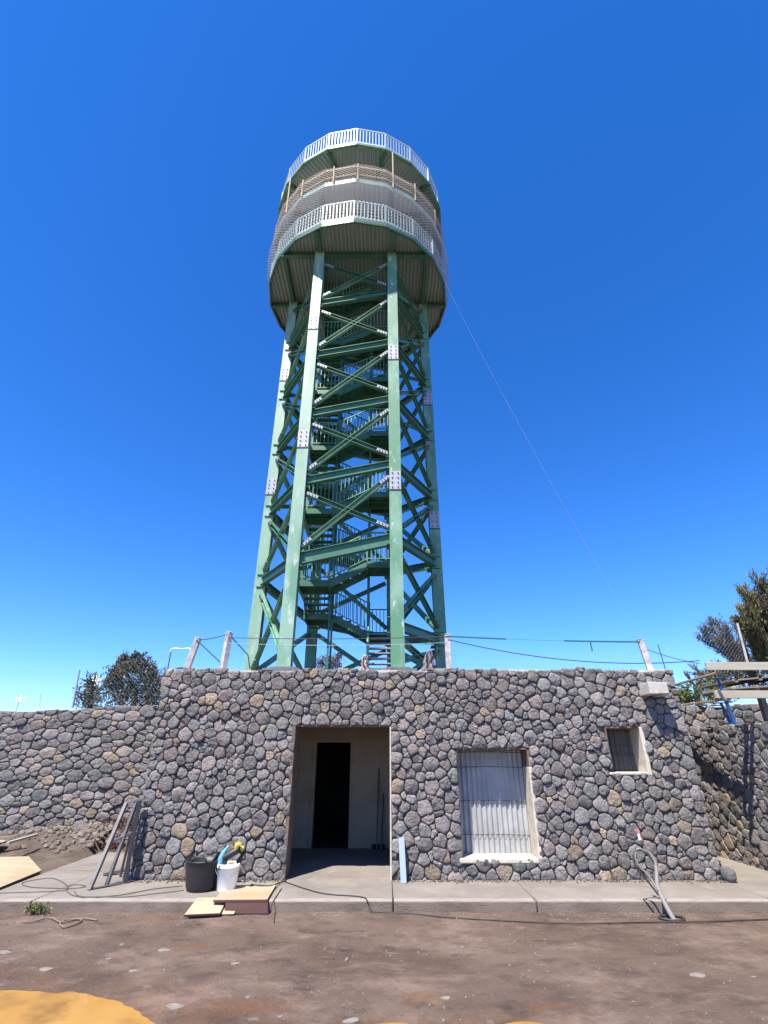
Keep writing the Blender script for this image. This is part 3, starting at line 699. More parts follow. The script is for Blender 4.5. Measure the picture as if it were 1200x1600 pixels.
# decks -------------------------------------------------------------
RD = 3.78; NS = 20
def rv(i, R, z): a = rad(PHI * 0 - 90 + 18 * i); return Vector((TC.x + R * math.cos(a), TC.y + R * math.sin(a), z))
def clip_line(poly, nx, ny, d):
    pts = []
    n = len(poly)
    for i in range(n):
        a, b = poly[i], poly[(i + 1) % n]; da = nx * a[0] + ny * a[1] - d; db = nx * b[0] + ny * b[1] - d
        if (da < 0) != (db < 0):
            t_ = da / (da - db); pts.append((a[0] + (b[0] - a[0]) * t_, a[1] + (b[1] - a[1]) * t_))
    return pts if len(pts) == 2 else None
def decking(b, poly, ang, z, pitch=.2, depth=.055):
    """profiled steel sheet: ribs run along direction ang"""
    nx, ny = -math.sin(ang), math.cos(ang); ds = [nx * x + ny * y for x, y in poly]; lo, hi = min(ds), max(ds)
    cur = None; d = math.ceil(lo / pitch) * pitch - pitch
    prof = [(0, 0), (.42, 0), (.55, 1), (.85, 1), (1, 0)]; seq = []
    while d < hi + pitch:
        for t_, h in prof[:-1]: seq.append((d + t_ * pitch, h))
        d += pitch
    prev = None
    for dd, h in seq:
        L_ = clip_line(poly, nx, ny, dd)
        if L_:
            tx, ty = math.cos(ang), math.sin(ang); L_.sort(key=lambda p: p[0] * tx + p[1] * ty)
            cur = [(L_[0][0], L_[0][1], z - h * depth), (L_[1][0], L_[1][1], z - h * depth)]
            if prev: b.add([prev[0], prev[1], cur[1], cur[0]], [(0, 1, 2, 3)])
            prev = cur
        else: prev = None
def ringbeam(b, R, z0, z1, th=.05, mi=0):
    for i in range(NS):
        p, q = rv(i, R - th / 2, (z0 + z1) / 2), rv(i + 1, R - th / 2, (z0 + z1) / 2); d = (q - p).normalized() * th * .12
        b.beam(p - d, q + d, rect(th, z1 - z0), mi=mi)
polyR = lambda R: [(rv(i, R, 0).x, rv(i, R, 0).y) for i in range(NS)]
def railring(zb, h, parent, m='rail', width=.042):
    for i in range(NS):
        b = MB(); p, q = rv(i, RD - .03, zb), rv(i + 1, RD - .03, zb); d = (q - p).normalized(); L_ = (q - p).length
        b.beam(p + Vector((0, 0, h)), q + Vector((0, 0, h)), rect(.05, .045)); b.beam(p + Vector((0, 0, .05)), q + Vector((0, 0, .05)), rect(.045, .07))
        n = 9; nr = Vector((-d.y, d.x, 0)); R = Matrix((d, nr, Vector((0, 0, 1)))).transposed()
        for k in range(n + 1):
            c = p.lerp(q, k / n); b.box(c + Vector((0, 0, h / 2 + .03)), (width if 0 < k < n else .06, .012 if 0 < k < n else .04, h - .06), R=R)
        b.build('railing_panel', m, parent)
def under_beams(b, z, h=.2):
    for yy in (LEGY_F, TC.y, LEGY_B):
        hx = math.sqrt(max(0, (RD - .1) ** 2 - (yy - TC.y) ** 2)); b.beam((TC.x - hx, yy, z), (TC.x + hx, yy, z), hsec(.14, h, .015))
    for k in ('FL', 'FR', 'OL', 'OR'):
        xx = leg(k, 19).x; hy = math.sqrt(max(0, (RD - .1) ** 2 - (xx - TC.x) ** 2)); b.beam((xx, TC.y - hy, z - .005), (xx, TC.y + hy, z - .005), hsec(.14, h - .02, .015))
LEGY_F = leg('FL', 19).y; LEGY_B = leg('RL', 19).y
# lower deck
lo = MB(); ringbeam(lo, RD, 18.96, 19.22, .06); dk = lo.build('lower_deck', 'green_dark', tw)
b = MB(); decking(b, polyR(RD - .06), math.pi / 2, 19.17, .15, .07); b.build('deck_sheet', 'sheet_dull', dk)
b = MB(); b.prism(polyR(RD - .065), 19.18, 19.21); b.build('deck_plate', 'sheet_dull', dk)
b = MB(); under_beams(b, 19.0, .22); b.build('deck_beam', 'green_dark', dk)
railring(19.22, .97, dk)
# middle deck
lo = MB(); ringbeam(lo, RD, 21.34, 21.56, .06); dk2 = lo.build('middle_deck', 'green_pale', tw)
b = MB(); decking(b, polyR(RD - .06), math.pi / 2, 21.52, .19, .06); b.build('deck_sheet', 'sheet_dull', dk2)
b = MB(); b.prism(polyR(RD - .065), 21.525, 21.55); b.build('deck_plate', 'sheet_dull', dk2)
b = MB(); under_beams(b, 21.38, .2); b.build('deck_beam', 'green_dark', dk2)
# upper deck
lo = MB(); ringbeam(lo, RD, 23.76, 23.94, .07); dk3 = lo.build('upper_deck', 'green_dark', tw)
lo = MB(); ringbeam(lo, RD + .05, 23.73, 23.79, .12); lo.build('deck_lip', 'green', dk3)
b = MB()
for s in range(10):
    i0 = 2 * s - 1; a = rad(-90 + 18 * (i0 + 1))
    po = [(TC.x, TC.y)] + [(rv(i0 + j, RD - .07, 0).x, rv(i0 + j, RD - .07, 0).y) for j in (0, 1, 2)]
    decking(b, po, a, 23.90, .17, .05)
b.build('deck_sheet', 'sheet_dull', dk3)
b = MB(); b.prism(polyR(RD - .075), 23.905, 23.93); b.build('deck_plate', 'sheet_dull', dk3)
b = MB()
for s in range(10):
    p = rv(2 * s - 1, RD - .1, 23.80); b.beam(p, (TC.x, TC.y, 23.80), hsec(.12, .16, .014))
b.build('deck_beam', 'green_dark', dk3)
railring(23.94, 1.0, dk3)
# columns and core between the decks
for k in AN:
    b = MB(); b.beam(leg(k, 19.23), leg(k, 23.74), hsec(.2, .2, .02), up=(0, 1, 0)); b.build('deck_column', 'green_dark', tw)
core = MB()
for zz in (19.22, 21.56):
    for i in range(6):
        a = [leg(k, zz) for k in ring]; p = a[i]; q = a[(i + 1) % 6]
        if i in (0, 3): continue
        n_ = (q - p).normalized(); core.beam(p + Vector((0, 0, .55)), q + Vector((0, 0, .55)), rect(.04, 1.1))
core.build('inner_panel', 'sheet_dull', tw)

# timber guard rail on the middle deck
gr = empty('timber_guardrail', (TC.x, TC.y, 21.56), 'temporary raw timber posts and rails round the middle deck of the tower', 'guardrail')
rr = random.Random(4)
for i in range(NS):
    zt = 22.42 + rr.uniform(-.04, .06)
    if i in (1, 5, 17, 12): zt = 23.72
    b = MB(); p = rv(i + .28 if i % 2 else i + .1, RD + .02, 21.4); p.x += rr.uniform(-.03, .03)
    b.beam(p, (p.x + rr.uniform(-.02, .02), p.y, zt), rect(.07, .045)); b.build('post', 'wood', gr)
for zz in (21.84, 22.34):
    b = MB()
    for i in range(NS):
        p, q = rv(i, RD - .02, zz + .02 * math.sin(i * 2)), rv(i + 1, RD - .02, zz + .02 * math.cos(i)); b.beam(p, q, rect(.025, .06))
    b.build('rail', 'wood', gr)
# safety net
def net(b, R0, z0, z1, nu, nv_, bulge, topfn, r=.006, mi=0):
    def P(u, v):
        a = rad(-90) + 2 * math.pi * u; s = v; zt = z1 + topfn(u)
        seg = (u * NS) % 1; Rr = R0 * math.cos(math.pi / NS) / math.cos((seg - .5) * 2 * math.pi / NS)
        Rr += bulge * math.sin(math.pi * min(1, s * 1.1)) * (1 + .4 * noise.noise(Vector((math.cos(a) * 3, math.sin(a) * 3, v * 2))))
        return Vector((TC.x + Rr * math.cos(a), TC.y + Rr * math.sin(a), z0 + (zt - z0) * s))
    for i in range(nu):
        for j in range(nv_):
            for (a, c) in (((i, j), (i + 1, j + 1)), ((i + 1, j), (i, j + 1))):
                p, q = P(a[0] / nu, a[1] / nv_), P(c[0] / nu, c[1] / nv_)
                d = (q - p).normalized(); o_ = p - TC; o_.z = 0; o_.normalize(); s = d.cross(o_).normalized() * r
                b.add([p - s, q - s, q + s, p + s, p - s + o_ * r, q - s + o_ * r, q + s + o_ * r, p + s + o_ * r], [(0, 3, 2, 1), (4, 5, 6, 7), (0, 1, 5, 4), (2, 3, 7, 6)], mi)
b = MB(); net(b, RD + .05, 18.98, 21.62, 170, 18, .13, lambda u: 0, .0047)
o = b.build('safety_net', 'net'); tag(o, 'white diamond mesh safety net hung outside the lower deck of the tower', 'net', 'safety nets on the tower')
b = MB(); net(b, RD + .06, 21.62, 22.36, 160, 5, .02, lambda u: .10 * math.sin(u * 2 * math.pi * 10) * .6, .0065)
o = b.build('safety_net', 'net_tan'); tag(o, 'tan mesh net draped over the timber guardrail of the middle deck', 'net', 'safety nets on the tower')

# =================================================================== ROPES, POSTS, FENCES
def cable(name, pts, r, m, label, cat='cable', group=None, smooth=True, n=6):
    b = MB(); b.tube(smooth_path(pts, 6) if smooth else pts, r, n); return tag(b.build(name, m), label, cat, group)
PX = [(-3.05, 3.31, 'whitewashed fence post at the left end of the roof, leaning to the right', .12, .12),
      (-2.55, 3.41, 'slim whitewashed post second from the left on the roof edge', .02, .09),
      (1.04, 3.37, 'whitewashed post on the roof edge just right of the tower', .0, .09),
      (4.20, 3.28, 'whitewashed post near the right end of the roof, holding the guy rope', -.06, .12)]
tops = []
for x, zt, lab, lean, w_ in PX:
    b = MB(); b.beam((x - lean * .9, 8.28, ZT - .02), (x + .0, 8.30, zt), rect(w_, .09)); b.beam((x, 8.30, zt), (x + .002, 8.30, zt + .012), rect(w_ + .01, .10))
    o = b.build('fence_post', 'post', bevel=.008); tag(o, lab, 'post', 'posts along the roof edge'); tops.append(Vector((x, 8.25, zt - .03)))
cable('guy_rope', catenary(rv(3, RD, 18.98), tops[3] + Vector((-.02, 0, .02)), .35, 24), .0022, 'rope', 'long pale rope stretched from the tower deck down to the right roof post', 'rope', smooth=False)
cable('wire', catenary(tops[0], tops[1], .02), .007, 'cable', 'short dark wire between the two left roof posts', 'wire', 'wires between roof posts', False)
cable('wire', catenary(tops[1] - Vector((0, 0, .06)), tops[2], .03), .006, 'cable', 'dark wire running in front of the tower legs to the middle post', 'wire', 'wires between roof posts', False)
cable('wire', catenary(tops[1] - Vector((0, 0, .15)), tops[2] - Vector((0, 0, .1)), .04), .004, 'wire', 'thin pale lower wire in front of the tower legs', 'wire', 'wires between roof posts', False)
b = MB(); q0 = catenary(tops[2], tops[3], .02, 30)
for i in range(30):
    if i in (9, 10, 11, 12, 13, 14, 15, 16, 17): w_ = .004
    else: w_ = .026
    b.beam(q0[i], q0[i + 1], rect(.004, w_))
b.tube([q0[22], q0[22] + Vector((.005, 0, -.16))], .011, 4)
tag(b.build('strap', 'tape'), 'dark green strap stretched from middle post to right post, one end dangling', 'strap')
cable('wire', catenary(tops[2] - Vector((0, 0, .05)), Vector((5.15, 8.4, 2.98)), .17, 24), .007, 'cable', 'sagging dark wire from middle roof post to the timber beams', 'wire', None, False)
cable('wire', catenary(tops[3] - Vector((0, 0, .1)), Vector((5.2, 8.5, 2.95)), .03, 8), .005, 'cable', 'short dark wire from right roof post down to the timber beams', 'wire', None, False)
cable('strap', [tops[0] + Vector((0, -.02, 0)), (-2.62, 8.25, 2.93)], .011, 'tape', 'green strap sloping down from the left post to the foot of the slim post', 'strap', None, False)
cable('strap', [tops[1], (-2.28, 8.6, 3.1), (-2.25, 8.7, 2.9)], .009, 'tape', 'green strap sloping down right of the slim left post', 'strap', None, False)

def mesh_fence(name, label, pts, posts, pitch=.075, r=.0010, toprope=True):
    """pts: list of (bottom, top) corners along the run"""
    root = empty(name, pts[0][0], label, 'fence')
    b = MB()
    for (b0, t0), (b1, t1) in zip(pts[:-1], pts[1:]):
        b0, t0, b1, t1 = map(Vector, (b0, t0, b1, t1)); L_ = (b1 - b0).length; H_ = ((t0 - b0).length + (t1 - b1).length) / 2
        nu = max(2, int(L_ / pitch)); nv_ = max(2, int(H_ / pitch))
        P = lambda i, j: b0.lerp(b1, i / nu).lerp(t0.lerp(t1, i / nu), j / nv_)
        for i in range(nu):
            for j in range(nv_):
                b.tube([P(i, j), P(i + 1, j + 1)], r, 3, caps=False); b.tube([P(i + 1, j), P(i, j + 1)], r, 3, caps=False)
        b.tube([t0, t1], r * 1.6, 4)
    b.build('wire_mesh', 'wire', root)
    for p, q, rr_, m in posts:
        b = MB(); b.tube([p, q], rr_, 6); b.build('post', m, root)
    return root
mesh_fence('mesh_fence', 'fine wire mesh fence on thin posts above the left retaining wall',
           [((-15, 11.5, 2.3), (-15, 11.5, 3.05)), (WY(0, 1108, 11.5), WY(0, 1046, 11.5)), (WY(119, 1103, 11.5), WY(124, 1050, 11.5)), (WY(253, 1098, 11.5), WY(265, 1018, 11.5))],
           [(WY(113, 1106, 11.5), WY(124, 1047, 11.5), .022, 'wire'), (WY(252, 1100, 11.4), WY(267, 1018, 11.4), .016, 'steel'),
            (WY(62, 1104, 11.5), WY(63, 1085, 11.5), .006, 'wire')])
b = MB(); b.tube(smooth_path([WY(266, 1020, 11.4), WY(268, 1014, 11.4), WY(276, 1013, 11.4), WY(284, 1014, 11.4), WY(296, 1013, 11.4), WY(297, 1020, 11.4), WY(293, 1036, 11.4)], 4), .012, 6)
tag(b.build('hose', 'white'), 'white hose hooked over the top of the fence post beside the left shrub', 'hose')
mesh_fence('mesh_fence', 'fine wire mesh fence behind the right roof corner, rising towards the heath tree',
           [(WY(1012, 1046, 10.3), WY(1006, 1016, 10.3)), (WY(1044, 1047, 10.5), WY(1030, 1008, 10.5)), (WY(1110, 1052, 10.6), WY(1080, 985, 10.6)), (WY(1168, 1050, 10.7), WY(1153, 973, 10.7))],
           [(WY(1041, 1050, 10.5), WY(1028, 1007, 10.5), .009, 'cable'), (WY(1171, 1046, 10.7), WY(1152, 974, 10.7), .026, 'post')])
mesh_fence('mesh_fence', 'low slack wire mesh along the roof edge between the posts', [((1.1, 8.45, 2.84), (1.1, 8.45, 3.2)), ((2.7, 8.45, 2.82), (2.7, 8.45, 3.04)), ((4.15, 8.45, 2.8), (4.15, 8.45, 3.2))], [], .07, .0012)

# =================================================================== TIMBER AND PROPS AT THE RIGHT
def board(name, p, q, prof, m, label, cat='beam', group=None, bev=.004):
    b = MB(); b.beam(p, q, prof); return tag(b.build(name, m, bevel=bev), label, cat, group)
board('timber_beam', (4.80, 7.72, 2.785), (8.6, 7.72, 2.785), rect(.05, .115), 'wood_pale', 'upper bleached timber beam sticking out at the right edge', group='formwork beams over the side wall')
board('timber_beam', (5.02, 8.04, 2.42), (8.6, 8.04, 2.42), rect(.05, .11), 'wood_pale', 'lower bleached timber beam sticking out at the right edge', group='formwork beams over the side wall')
board('timber_batten', (5.0, 7.78, 2.705), (5.18, 9.43, 2.715), rect(.05, .03), 'wood', 'thin pine batten reaching back under the upper timber beam', 'batten', 'pine battens')
board('timber_batten', (5.12, 8.0, 2.345), (5.2, 9.25, 2.375), rect(.06, .03), 'wood', 'thin pine batten reaching back under the lower timber beam', 'batten', 'pine battens')
def prop(p, q, label):
    r = empty('steel_prop', p, label, 'prop', 'blue steel props'); p = Vector(p); q = Vector(q); m = p.lerp(q, .55)
    b = MB(); b.tube([p, m], .028, 10); b.build('outer_tube', 'blue', r)
    b = MB(); b.tube([m, q], .021, 8); b.build('inner_tube', 'blue', r)
    b = MB(); b.tube([m - Vector((0, 0, .05)), m + Vector((0, 0, .05))], .038, 8); b.build('collar', 'steel', r)
    b = MB(); b.box(p + Vector((0, 0, .006)), (.13, .13, .012)); b.box(q - Vector((0, 0, .006)), (.12, .12, .012)); b.build('end_plate', 'blue', r)
prop((5.57, 8.62, 2.05), (5.43, 8.52, 2.73), 'leaning blue steel prop under the upper timber beam')
prop((5.66, 8.85, 2.05), (5.54, 8.78, 2.37), 'short blue steel prop under the lower timber beam')
rr = random.Random(8)
sroot = empty('formwork_panel', (6.2, 9.0, 2.42), 'dark wooden formwork panel on bearers, lower of the two stacked at the right', 'formwork', 'formwork panels stacked at the right')
b = MB(); b.box((6.35, 8.95, 2.60), (1.5, .9, .022), R=Matrix.Rotation(rad(-3), 3, 'Y')); b.build('sheet', 'wood_old', sroot)
b = MB()
for k in range(4): b.beam((5.66 + .38 * k, 8.52, 2.555 + .018 * k), (5.66 + .38 * k, 9.38, 2.555 + .018 * k), rect(.05, .07))
b.build('bearer', 'wood_pale', sroot)
sroot = empty('formwork_panel', (6.3, 9.0, 2.7), 'grey formwork panel resting above the other panel at the right', 'formwork', 'formwork panels stacked at the right')
b = MB(); b.box((6.45, 8.95, 2.755), (1.6, .9, .022), R=Matrix.Rotation(rad(-5), 3, 'Y')); b.build('sheet', 'wood_old', sroot)
b = MB()
for k in range(4): b.beam((5.72 + .40 * k, 8.5, 2.68 + .032 * k), (5.72 + .40 * k, 9.38, 2.68 + .032 * k), rect(.05, .05))
b.build('bearer', 'wood_old', sroot)
for x, z0_, z1_ in ((6.35, 1.95, 2.52), (6.9, 1.95, 2.55)):
    b = MB(); b.bb(x - .04, x + .04, 8.9, 9.0, z0_, z1_); tag(b.build('support_block', 'wood_old'), 'upright timber block carrying the stacked formwork panels', 'block', 'blocks under the formwork')
b = MB(); b.box((6.05, 8.6, 2.93), (.22, .18, .05), rz=.3); tag(b.build('wood_offcut', 'wood_pale', bevel=.005), 'pale wood offcut lying on top of the upper beam by the white pole', 'offcut')

# =================================================================== THINGS ON THE PAVEMENT
# steel trestle
tr = empty('steel_trestle', (-3.55, 7.95, .1), 'grey steel trestle frame leaning at the left corner of the building', 'trestle')
def bar(p, q, w_=.04, m='steel', name='leg', parent=tr, h=None):
    b = MB(); b.beam(p, q, rect(w_, h or w_)); return b.build(name, m, parent, bevel=.003)
A0, A1 = (-3.62, 7.56, .1), (-3.56, 7.98, 1.0); B0, B1 = (-3.645, 8.0, .1), (-3.41, 8.0, 1.0)
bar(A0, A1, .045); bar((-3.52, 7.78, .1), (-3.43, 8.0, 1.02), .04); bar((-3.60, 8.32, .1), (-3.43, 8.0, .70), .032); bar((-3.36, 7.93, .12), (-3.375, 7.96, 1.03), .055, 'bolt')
bar((-3.58, 7.98, .99), (-3.33, 8.0, 1.06), .04, name='top_bar', h=.035); bar((-3.58, 7.80, .565), (-3.37, 8.0, .66), .035, name='cross_bar', h=.04)
b = MB(); b.tube(smooth_path([(-3.36, 7.96, .14), (-3.39, 7.86, .112), (-3.48, 7.72, .112), (-3.60, 7.58, .112)], 5), .012, 6); b.build('foot_bar', 'steel', tr)
# black tub
tb = empty('rubber_tub', (-2.26, 7.58, .1), 'black flexible rubber tub on the pavement against the stone wall', 'tub')
b = MB(); b.lathe((-2.26, 7.58, .1), [(0, .0), (.165, .0), (.185, .05), (.215, .24), (.228, .30), (.238, .305), (.238, .32), (.222, .32), (.205, .24), (.17, .03), (0, .025)], 28); b.build('body', 'black', tb)
for s in (-1, 1):
    b = MB(); b.tube([(-2.26 + .09 * math.cos(t_) , 7.58 + s * .215 + s * .012 * math.sin(t_), .42 + .05 * math.sin(t_)) for t_ in lin(0, math.pi, 10)], .012, 6); b.build('handle', 'black', tb)
b = MB(); b.beam((-2.44, 7.66, .40), (-1.92, 7.80, .60), rect(.035, .02)); tag(b.build('steel_bar', 'steel'), 'dark flat bar lying across the black tub and leaning on the white bucket', 'bar')
# white bucket and tools
bk = empty('plastic_bucket', (-1.93, 7.52, .1), 'white plastic bucket holding tools, right of the black tub', 'bucket')
b = MB(); b.lathe((-1.93, 7.52, .1), [(0, 0), (.105, 0), (.11, .01), (.133, .24), (.142, .245), (.142, .262), (.136, .266), (.136, .285), (.128, .285), (.122, .24), (.10, .02), (0, .015)], 28); b.build('body', 'white', bk)
b = MB(); b.tube([(-1.93 + .146 * math.cos(t_), 7.52 - .05 - .06 * math.sin(t_), .36 - .11 * math.sin(t_)) for t_ in lin(0, math.pi, 14)], .004, 5); b.build('handle', 'steel', bk)
dr = empty('power_drill', (-1.9, 7.5, .4), 'black cordless drill with yellow chuck end lying on top of the white bucket', 'drill')
b = MB(); b.tube([(-2.0, 7.47, .44), (-1.93, 7.48, .475), (-1.84, 7.50, .52), (-1.80, 7.505, .535)], [.035, .045, .04, .03], 12); b.build('body', 'black', dr)
b = MB(); b.tube([(-1.95, 7.48, .46), (-1.97, 7.46, .37), (-1.985, 7.45, .30)], [.026, .024, .028], 8); b.build('grip', 'black', dr)
b = MB(); b.box((-1.99, 7.445, .355), (.075, .085, .05)); b.build('battery', 'black', dr, bevel=.008)
b = MB(); b.tube([(-1.80, 7.505, .535), (-1.765, 7.51, .55)], [.026, .02], 10); b.build('chuck', 'yellow', dr)
b = MB(); b.tube([(-1.86, 7.50, .50), (-1.84, 7.46, .58), (-1.80, 7.44, .60)], [.02, .03, .026], 8); tag(b.build('glove', 'yellow'), 'yellow work glove bunched on top of the tools in the white bucket', 'glove')
b = MB(); b.box((-1.885, 7.43, .385), (.07, .05, .055), rz=.3); tag(b.build('wood_block', 'wood', bevel=.004), 'small pine block resting on the rim of the white bucket', 'block')
b = MB(); b.tube([(-2.03, 7.50, .36), (-2.02, 7.49, .44), (-2.0, 7.47, .50), (-1.95, 7.49, .57)], [.05, .045, .03, .012], 8); tag(b.build('plastic_bag', 'cyan'), 'crumpled light blue bag hanging out of the white bucket', 'bag')
b = MB(); b.tube([(-1.83, 7.56, .38), (-1.76, 7.52, .46), (-1.73, 7.48, .43)], [.03, .038, .02], 8); tag(b.build('hand_tool', 'black'), 'black hand tool leaning out of the right side of the white bucket', 'tool')
# plywood offcuts at the kerb
def panel(name, corners, th, label, group=None, m='ply'):
    P = [Vector(c) for c in corners]; n = (P[1] - P[0]).cross(P[3] - P[0]).normalized()
    if n.z < 0: n = -n
    lo_ = [p - n * th for p in P]; b = MB()
    b.add(P + lo_, [(0, 1, 2, 3) if (P[1] - P[0]).cross(P[2] - P[1]).z > 0 else (3, 2, 1, 0)], 0)
    b.add(P + lo_, [(7, 6, 5, 4), (0, 4, 5, 1), (1, 5, 6, 2), (2, 6, 7, 3), (3, 7, 4, 0)], 1)
    return tag(b.build(name, [m, 'ply_edge']), label, 'board', group)
panel('plywood_board', [(-2.17, 6.80, .035), (-1.80, 6.86, .035), (-1.80, 7.13, .122), (-2.14, 7.10, .122)], .022, 'pale plywood offcut sloping over the kerb, left of the two', 'plywood offcuts at the kerb')
panel('plywood_board', [(-1.92, 6.90, .014), (-1.66, 6.92, .014), (-1.66, 7.02, .055), (-1.92, 7.0, .05)], .014, 'narrow plywood strip under the left offcut on the road', 'plywood offcuts at the kerb')
panel('plywood_board', [(-1.92, 6.97, .128), (-1.315, 6.97, .133), (-1.36, 7.72, .125), (-1.98, 7.70, .124)], .022, 'large yellow plywood sheet under the white bucket', 'plywood offcuts at the kerb')
panel('plywood_board', [(-1.78, 6.955, .008), (-1.29, 6.96, .008), (-1.31, 6.975, .118), (-1.78, 6.975, .115)], .02, 'dark red edged board standing against the kerb below the large sheet', 'plywood offcuts at the kerb', 'ply_edge')
# metal profile
b = MB(); b.beam((.255, 7.93, .1), (.235, 8.035, .59), csec(.075, .04, .006), up=(0, -1, 0)); tag(b.build('metal_profile', 'profile'), 'short pale blue metal profile leaning against the stone right of the doorway', 'profile')
# rods in the room
for (x0_, x1_, zt, r_, lab) in ((-.13, -.10, 1.36, .012, 'taller dark steel rod leaning on the back wall inside the doorway'), (-.05, -.02, .95, .018, 'shorter dark steel rod leaning on the back wall inside the doorway')):
    b = MB(); b.tube([(x0_, 10.35, .1), (x1_, 10.57, zt)], r_, 8); tag(b.build('steel_rod', 'steel'), lab, 'rod', 'rods inside the room')
b = MB(); b.box((-.10, 10.45, .14), (.2, .16, .07), rz=.3); tag(b.build('rubble_block', 'dark'), 'dark block lying at the foot of the rods inside the room', 'block')

# conduit loop
cd = empty('conduit_bundle', (3.1, 6.85, 0), 'grey flexible conduits rising from the ground in a loop, tips taped red and white', 'conduit')
b = MB(); b.tube(smooth_path([(3.12, 6.72, -.03), (3.08, 6.80, .12), (3.07, 6.88, .27), (3.11, 6.92, .42), (3.11, 6.94, .52), (3.05, 6.95, .60)], 8), [.028 - .00025 * i for i in range(41)], 8); b.build('main_pipe', 'conduit', cd)
b = MB(); b.tube(smooth_path([(3.04, 6.84, .20), (2.96, 6.88, .33), (2.88, 6.9, .43), (2.87, 6.92, .53), (2.93, 6.94, .60), (3.02, 6.94, .585), (3.09, 6.93, .50), (3.12, 6.92, .42), (3.09, 6.90, .33), (3.07, 6.88, .25)], 6), .010, 6); b.build('loop_cable', 'cable', cd)
b = MB(); b.tube(smooth_path([(3.05, 6.85, .24), (3.00, 6.90, .36), (2.91, 6.92, .47), (2.90, 6.93, .56), (2.97, 6.95, .615), (3.06, 6.95, .56), (3.14, 6.94, .47)], 6), .011, 6); b.build('loop_pipe', 'conduit', cd)
b = MB(); b.tube(smooth_path([(3.11, 6.92, .36), (3.10, 6.93, .48), (3.06, 6.94, .60), (3.02, 6.95, .70), (3.0, 6.95, .76)], 6), .009, 6); b.build('tail_cable', 'rope_brown', cd)
b = MB(); b.tube([(3.0, 6.95, .70), (2.99, 6.95, .775)], .017, 8, 0); b.tube([(2.99, 6.95, .775), (2.975, 6.95, .80)], [.022, .012], 8, 1); b.tube([(3.005, 6.95, .735), (3.0, 6.95, .75)], .019, 8, 1); b.build('tape', ['white', 'red'], cd)
b = MB(); b.tube(smooth_path([(3.12, 6.78, .0), (3.16, 6.84, .02), (3.22, 6.80, .015), (3.20, 6.70, .012), (3.08, 6.68, .012), (2.98, 6.76, .012), (3.02, 6.84, .012), (3.14, 6.86, .014), (3.26, 6.80, .012)], 6), .013, 6); b.build('coil', 'cable', cd)

# cables and ropes on the ground
def gpath(px, z): return [GZ(x, y, z) for x, y in px]
cable('cable', gpath([(446, 1378), (500, 1395), (555, 1400), (570, 1403)], .108) + [Vector((-.20, 7.055, .116)), Vector((-.165, 7.035, .07)), Vector((-.12, 6.99, .02))] + gpath([(640, 1427), (700, 1433), (780, 1438), (900, 1443), (1000, 1441), (1100, 1440), (1210, 1436), (1300, 1434)], .016), .0065, 'cable', 'long dark cable crossing the pavement from the doorway and running along the road edge')
cable('cable', gpath([(-30, 1396), (40, 1394), (100, 1391), (104, 1383), (80, 1372), (36, 1379), (50, 1386), (110, 1388), (134, 1385), (120, 1382), (104, 1387), (112, 1398), (140, 1402), (190, 1398), (240, 1389), (285, 1384)], .107), .0045, 'cable_grey', 'thin cord looped on the pavement left of the trestle')
cable('cable', gpath([(116, 1392), (125, 1400), (165, 1401), (200, 1401), (245, 1396), (287, 1391)], .107), .0045, 'cable_grey', 'thin cord running across the pavement towards the black tub')
cable('cable', [GZ(392, 1382, .14), GZ(420, 1384, .13), GZ(432, 1381, .12), GZ(447, 1376, .12)], .008, 'cable', 'short dark cable from the plywood sheet to the doorway edge')
cable('cable', gpath([(424, 1425), (426, 1410), (440, 1388)], .108), .005, 'cable', 'thin dark cord lying along the pavement joint by the plywood')
cable('rope', gpath([(33, 1439), (50, 1440), (78, 1434), (96, 1441), (120, 1436), (128, 1438), (118, 1444), (100, 1449), (94, 1442), (106, 1437), (130, 1435), (152, 1438)], .014), .008, 'rope_brown', 'dirty brown rope knotted on the road below the kerb', 'rope')
# plywood at the left edge
panel('plywood_board', [(-4.72, 7.50, .13), (-4.80, 8.50, .14), (-5.35, 9.05, .22), (-8.0, 8.85, .20), (-8.0, 7.4, .14)][:4], .018, 'large sun-bleached plywood sheet lying on the ground at the left edge')
panel('plywood_board', [(-8.2, 9.0, .30), (-6.2, 9.05, .26), (-6.35, 10.0, .30), (-8.2, 10.1, .34)], .02, 'smaller plywood sheet behind the large one at the left edge', None)
b = MB(); b.beam(GZ(12, 1317, .36), GZ(58, 1304, .40), rect(.05, .03)); tag(b.build('timber_plank', 'wood_pale'), 'pale wooden slat lying on the dirt above the plywood at left', 'slat', 'slats on the dirt bank')
b = MB(); b.beam(GZ(-40, 1314, .34), GZ(28, 1306, .38), rect(.07, .03)); tag(b.build('timber_plank', 'wood_old'), 'grey wooden slat on the dirt at the left edge of the wall foot', 'slat', 'slats on the dirt bank')
b = MB(); b.beam((-3.86, 8.36, .125), (-3.62, 8.52, .15), rect(.07, .05)); tag(b.build('steel_offcut', 'steel', bevel=.01), 'dark metal offcut on the pavement behind the trestle', 'offcut')
b = MB(); b.box((-3.47, 8.2, .14), (.07, .09, .07), rz=.2); tag(b.build('wood_block', 'steel', bevel=.006), 'small dark block at the foot of the trestle against the wall', 'block')

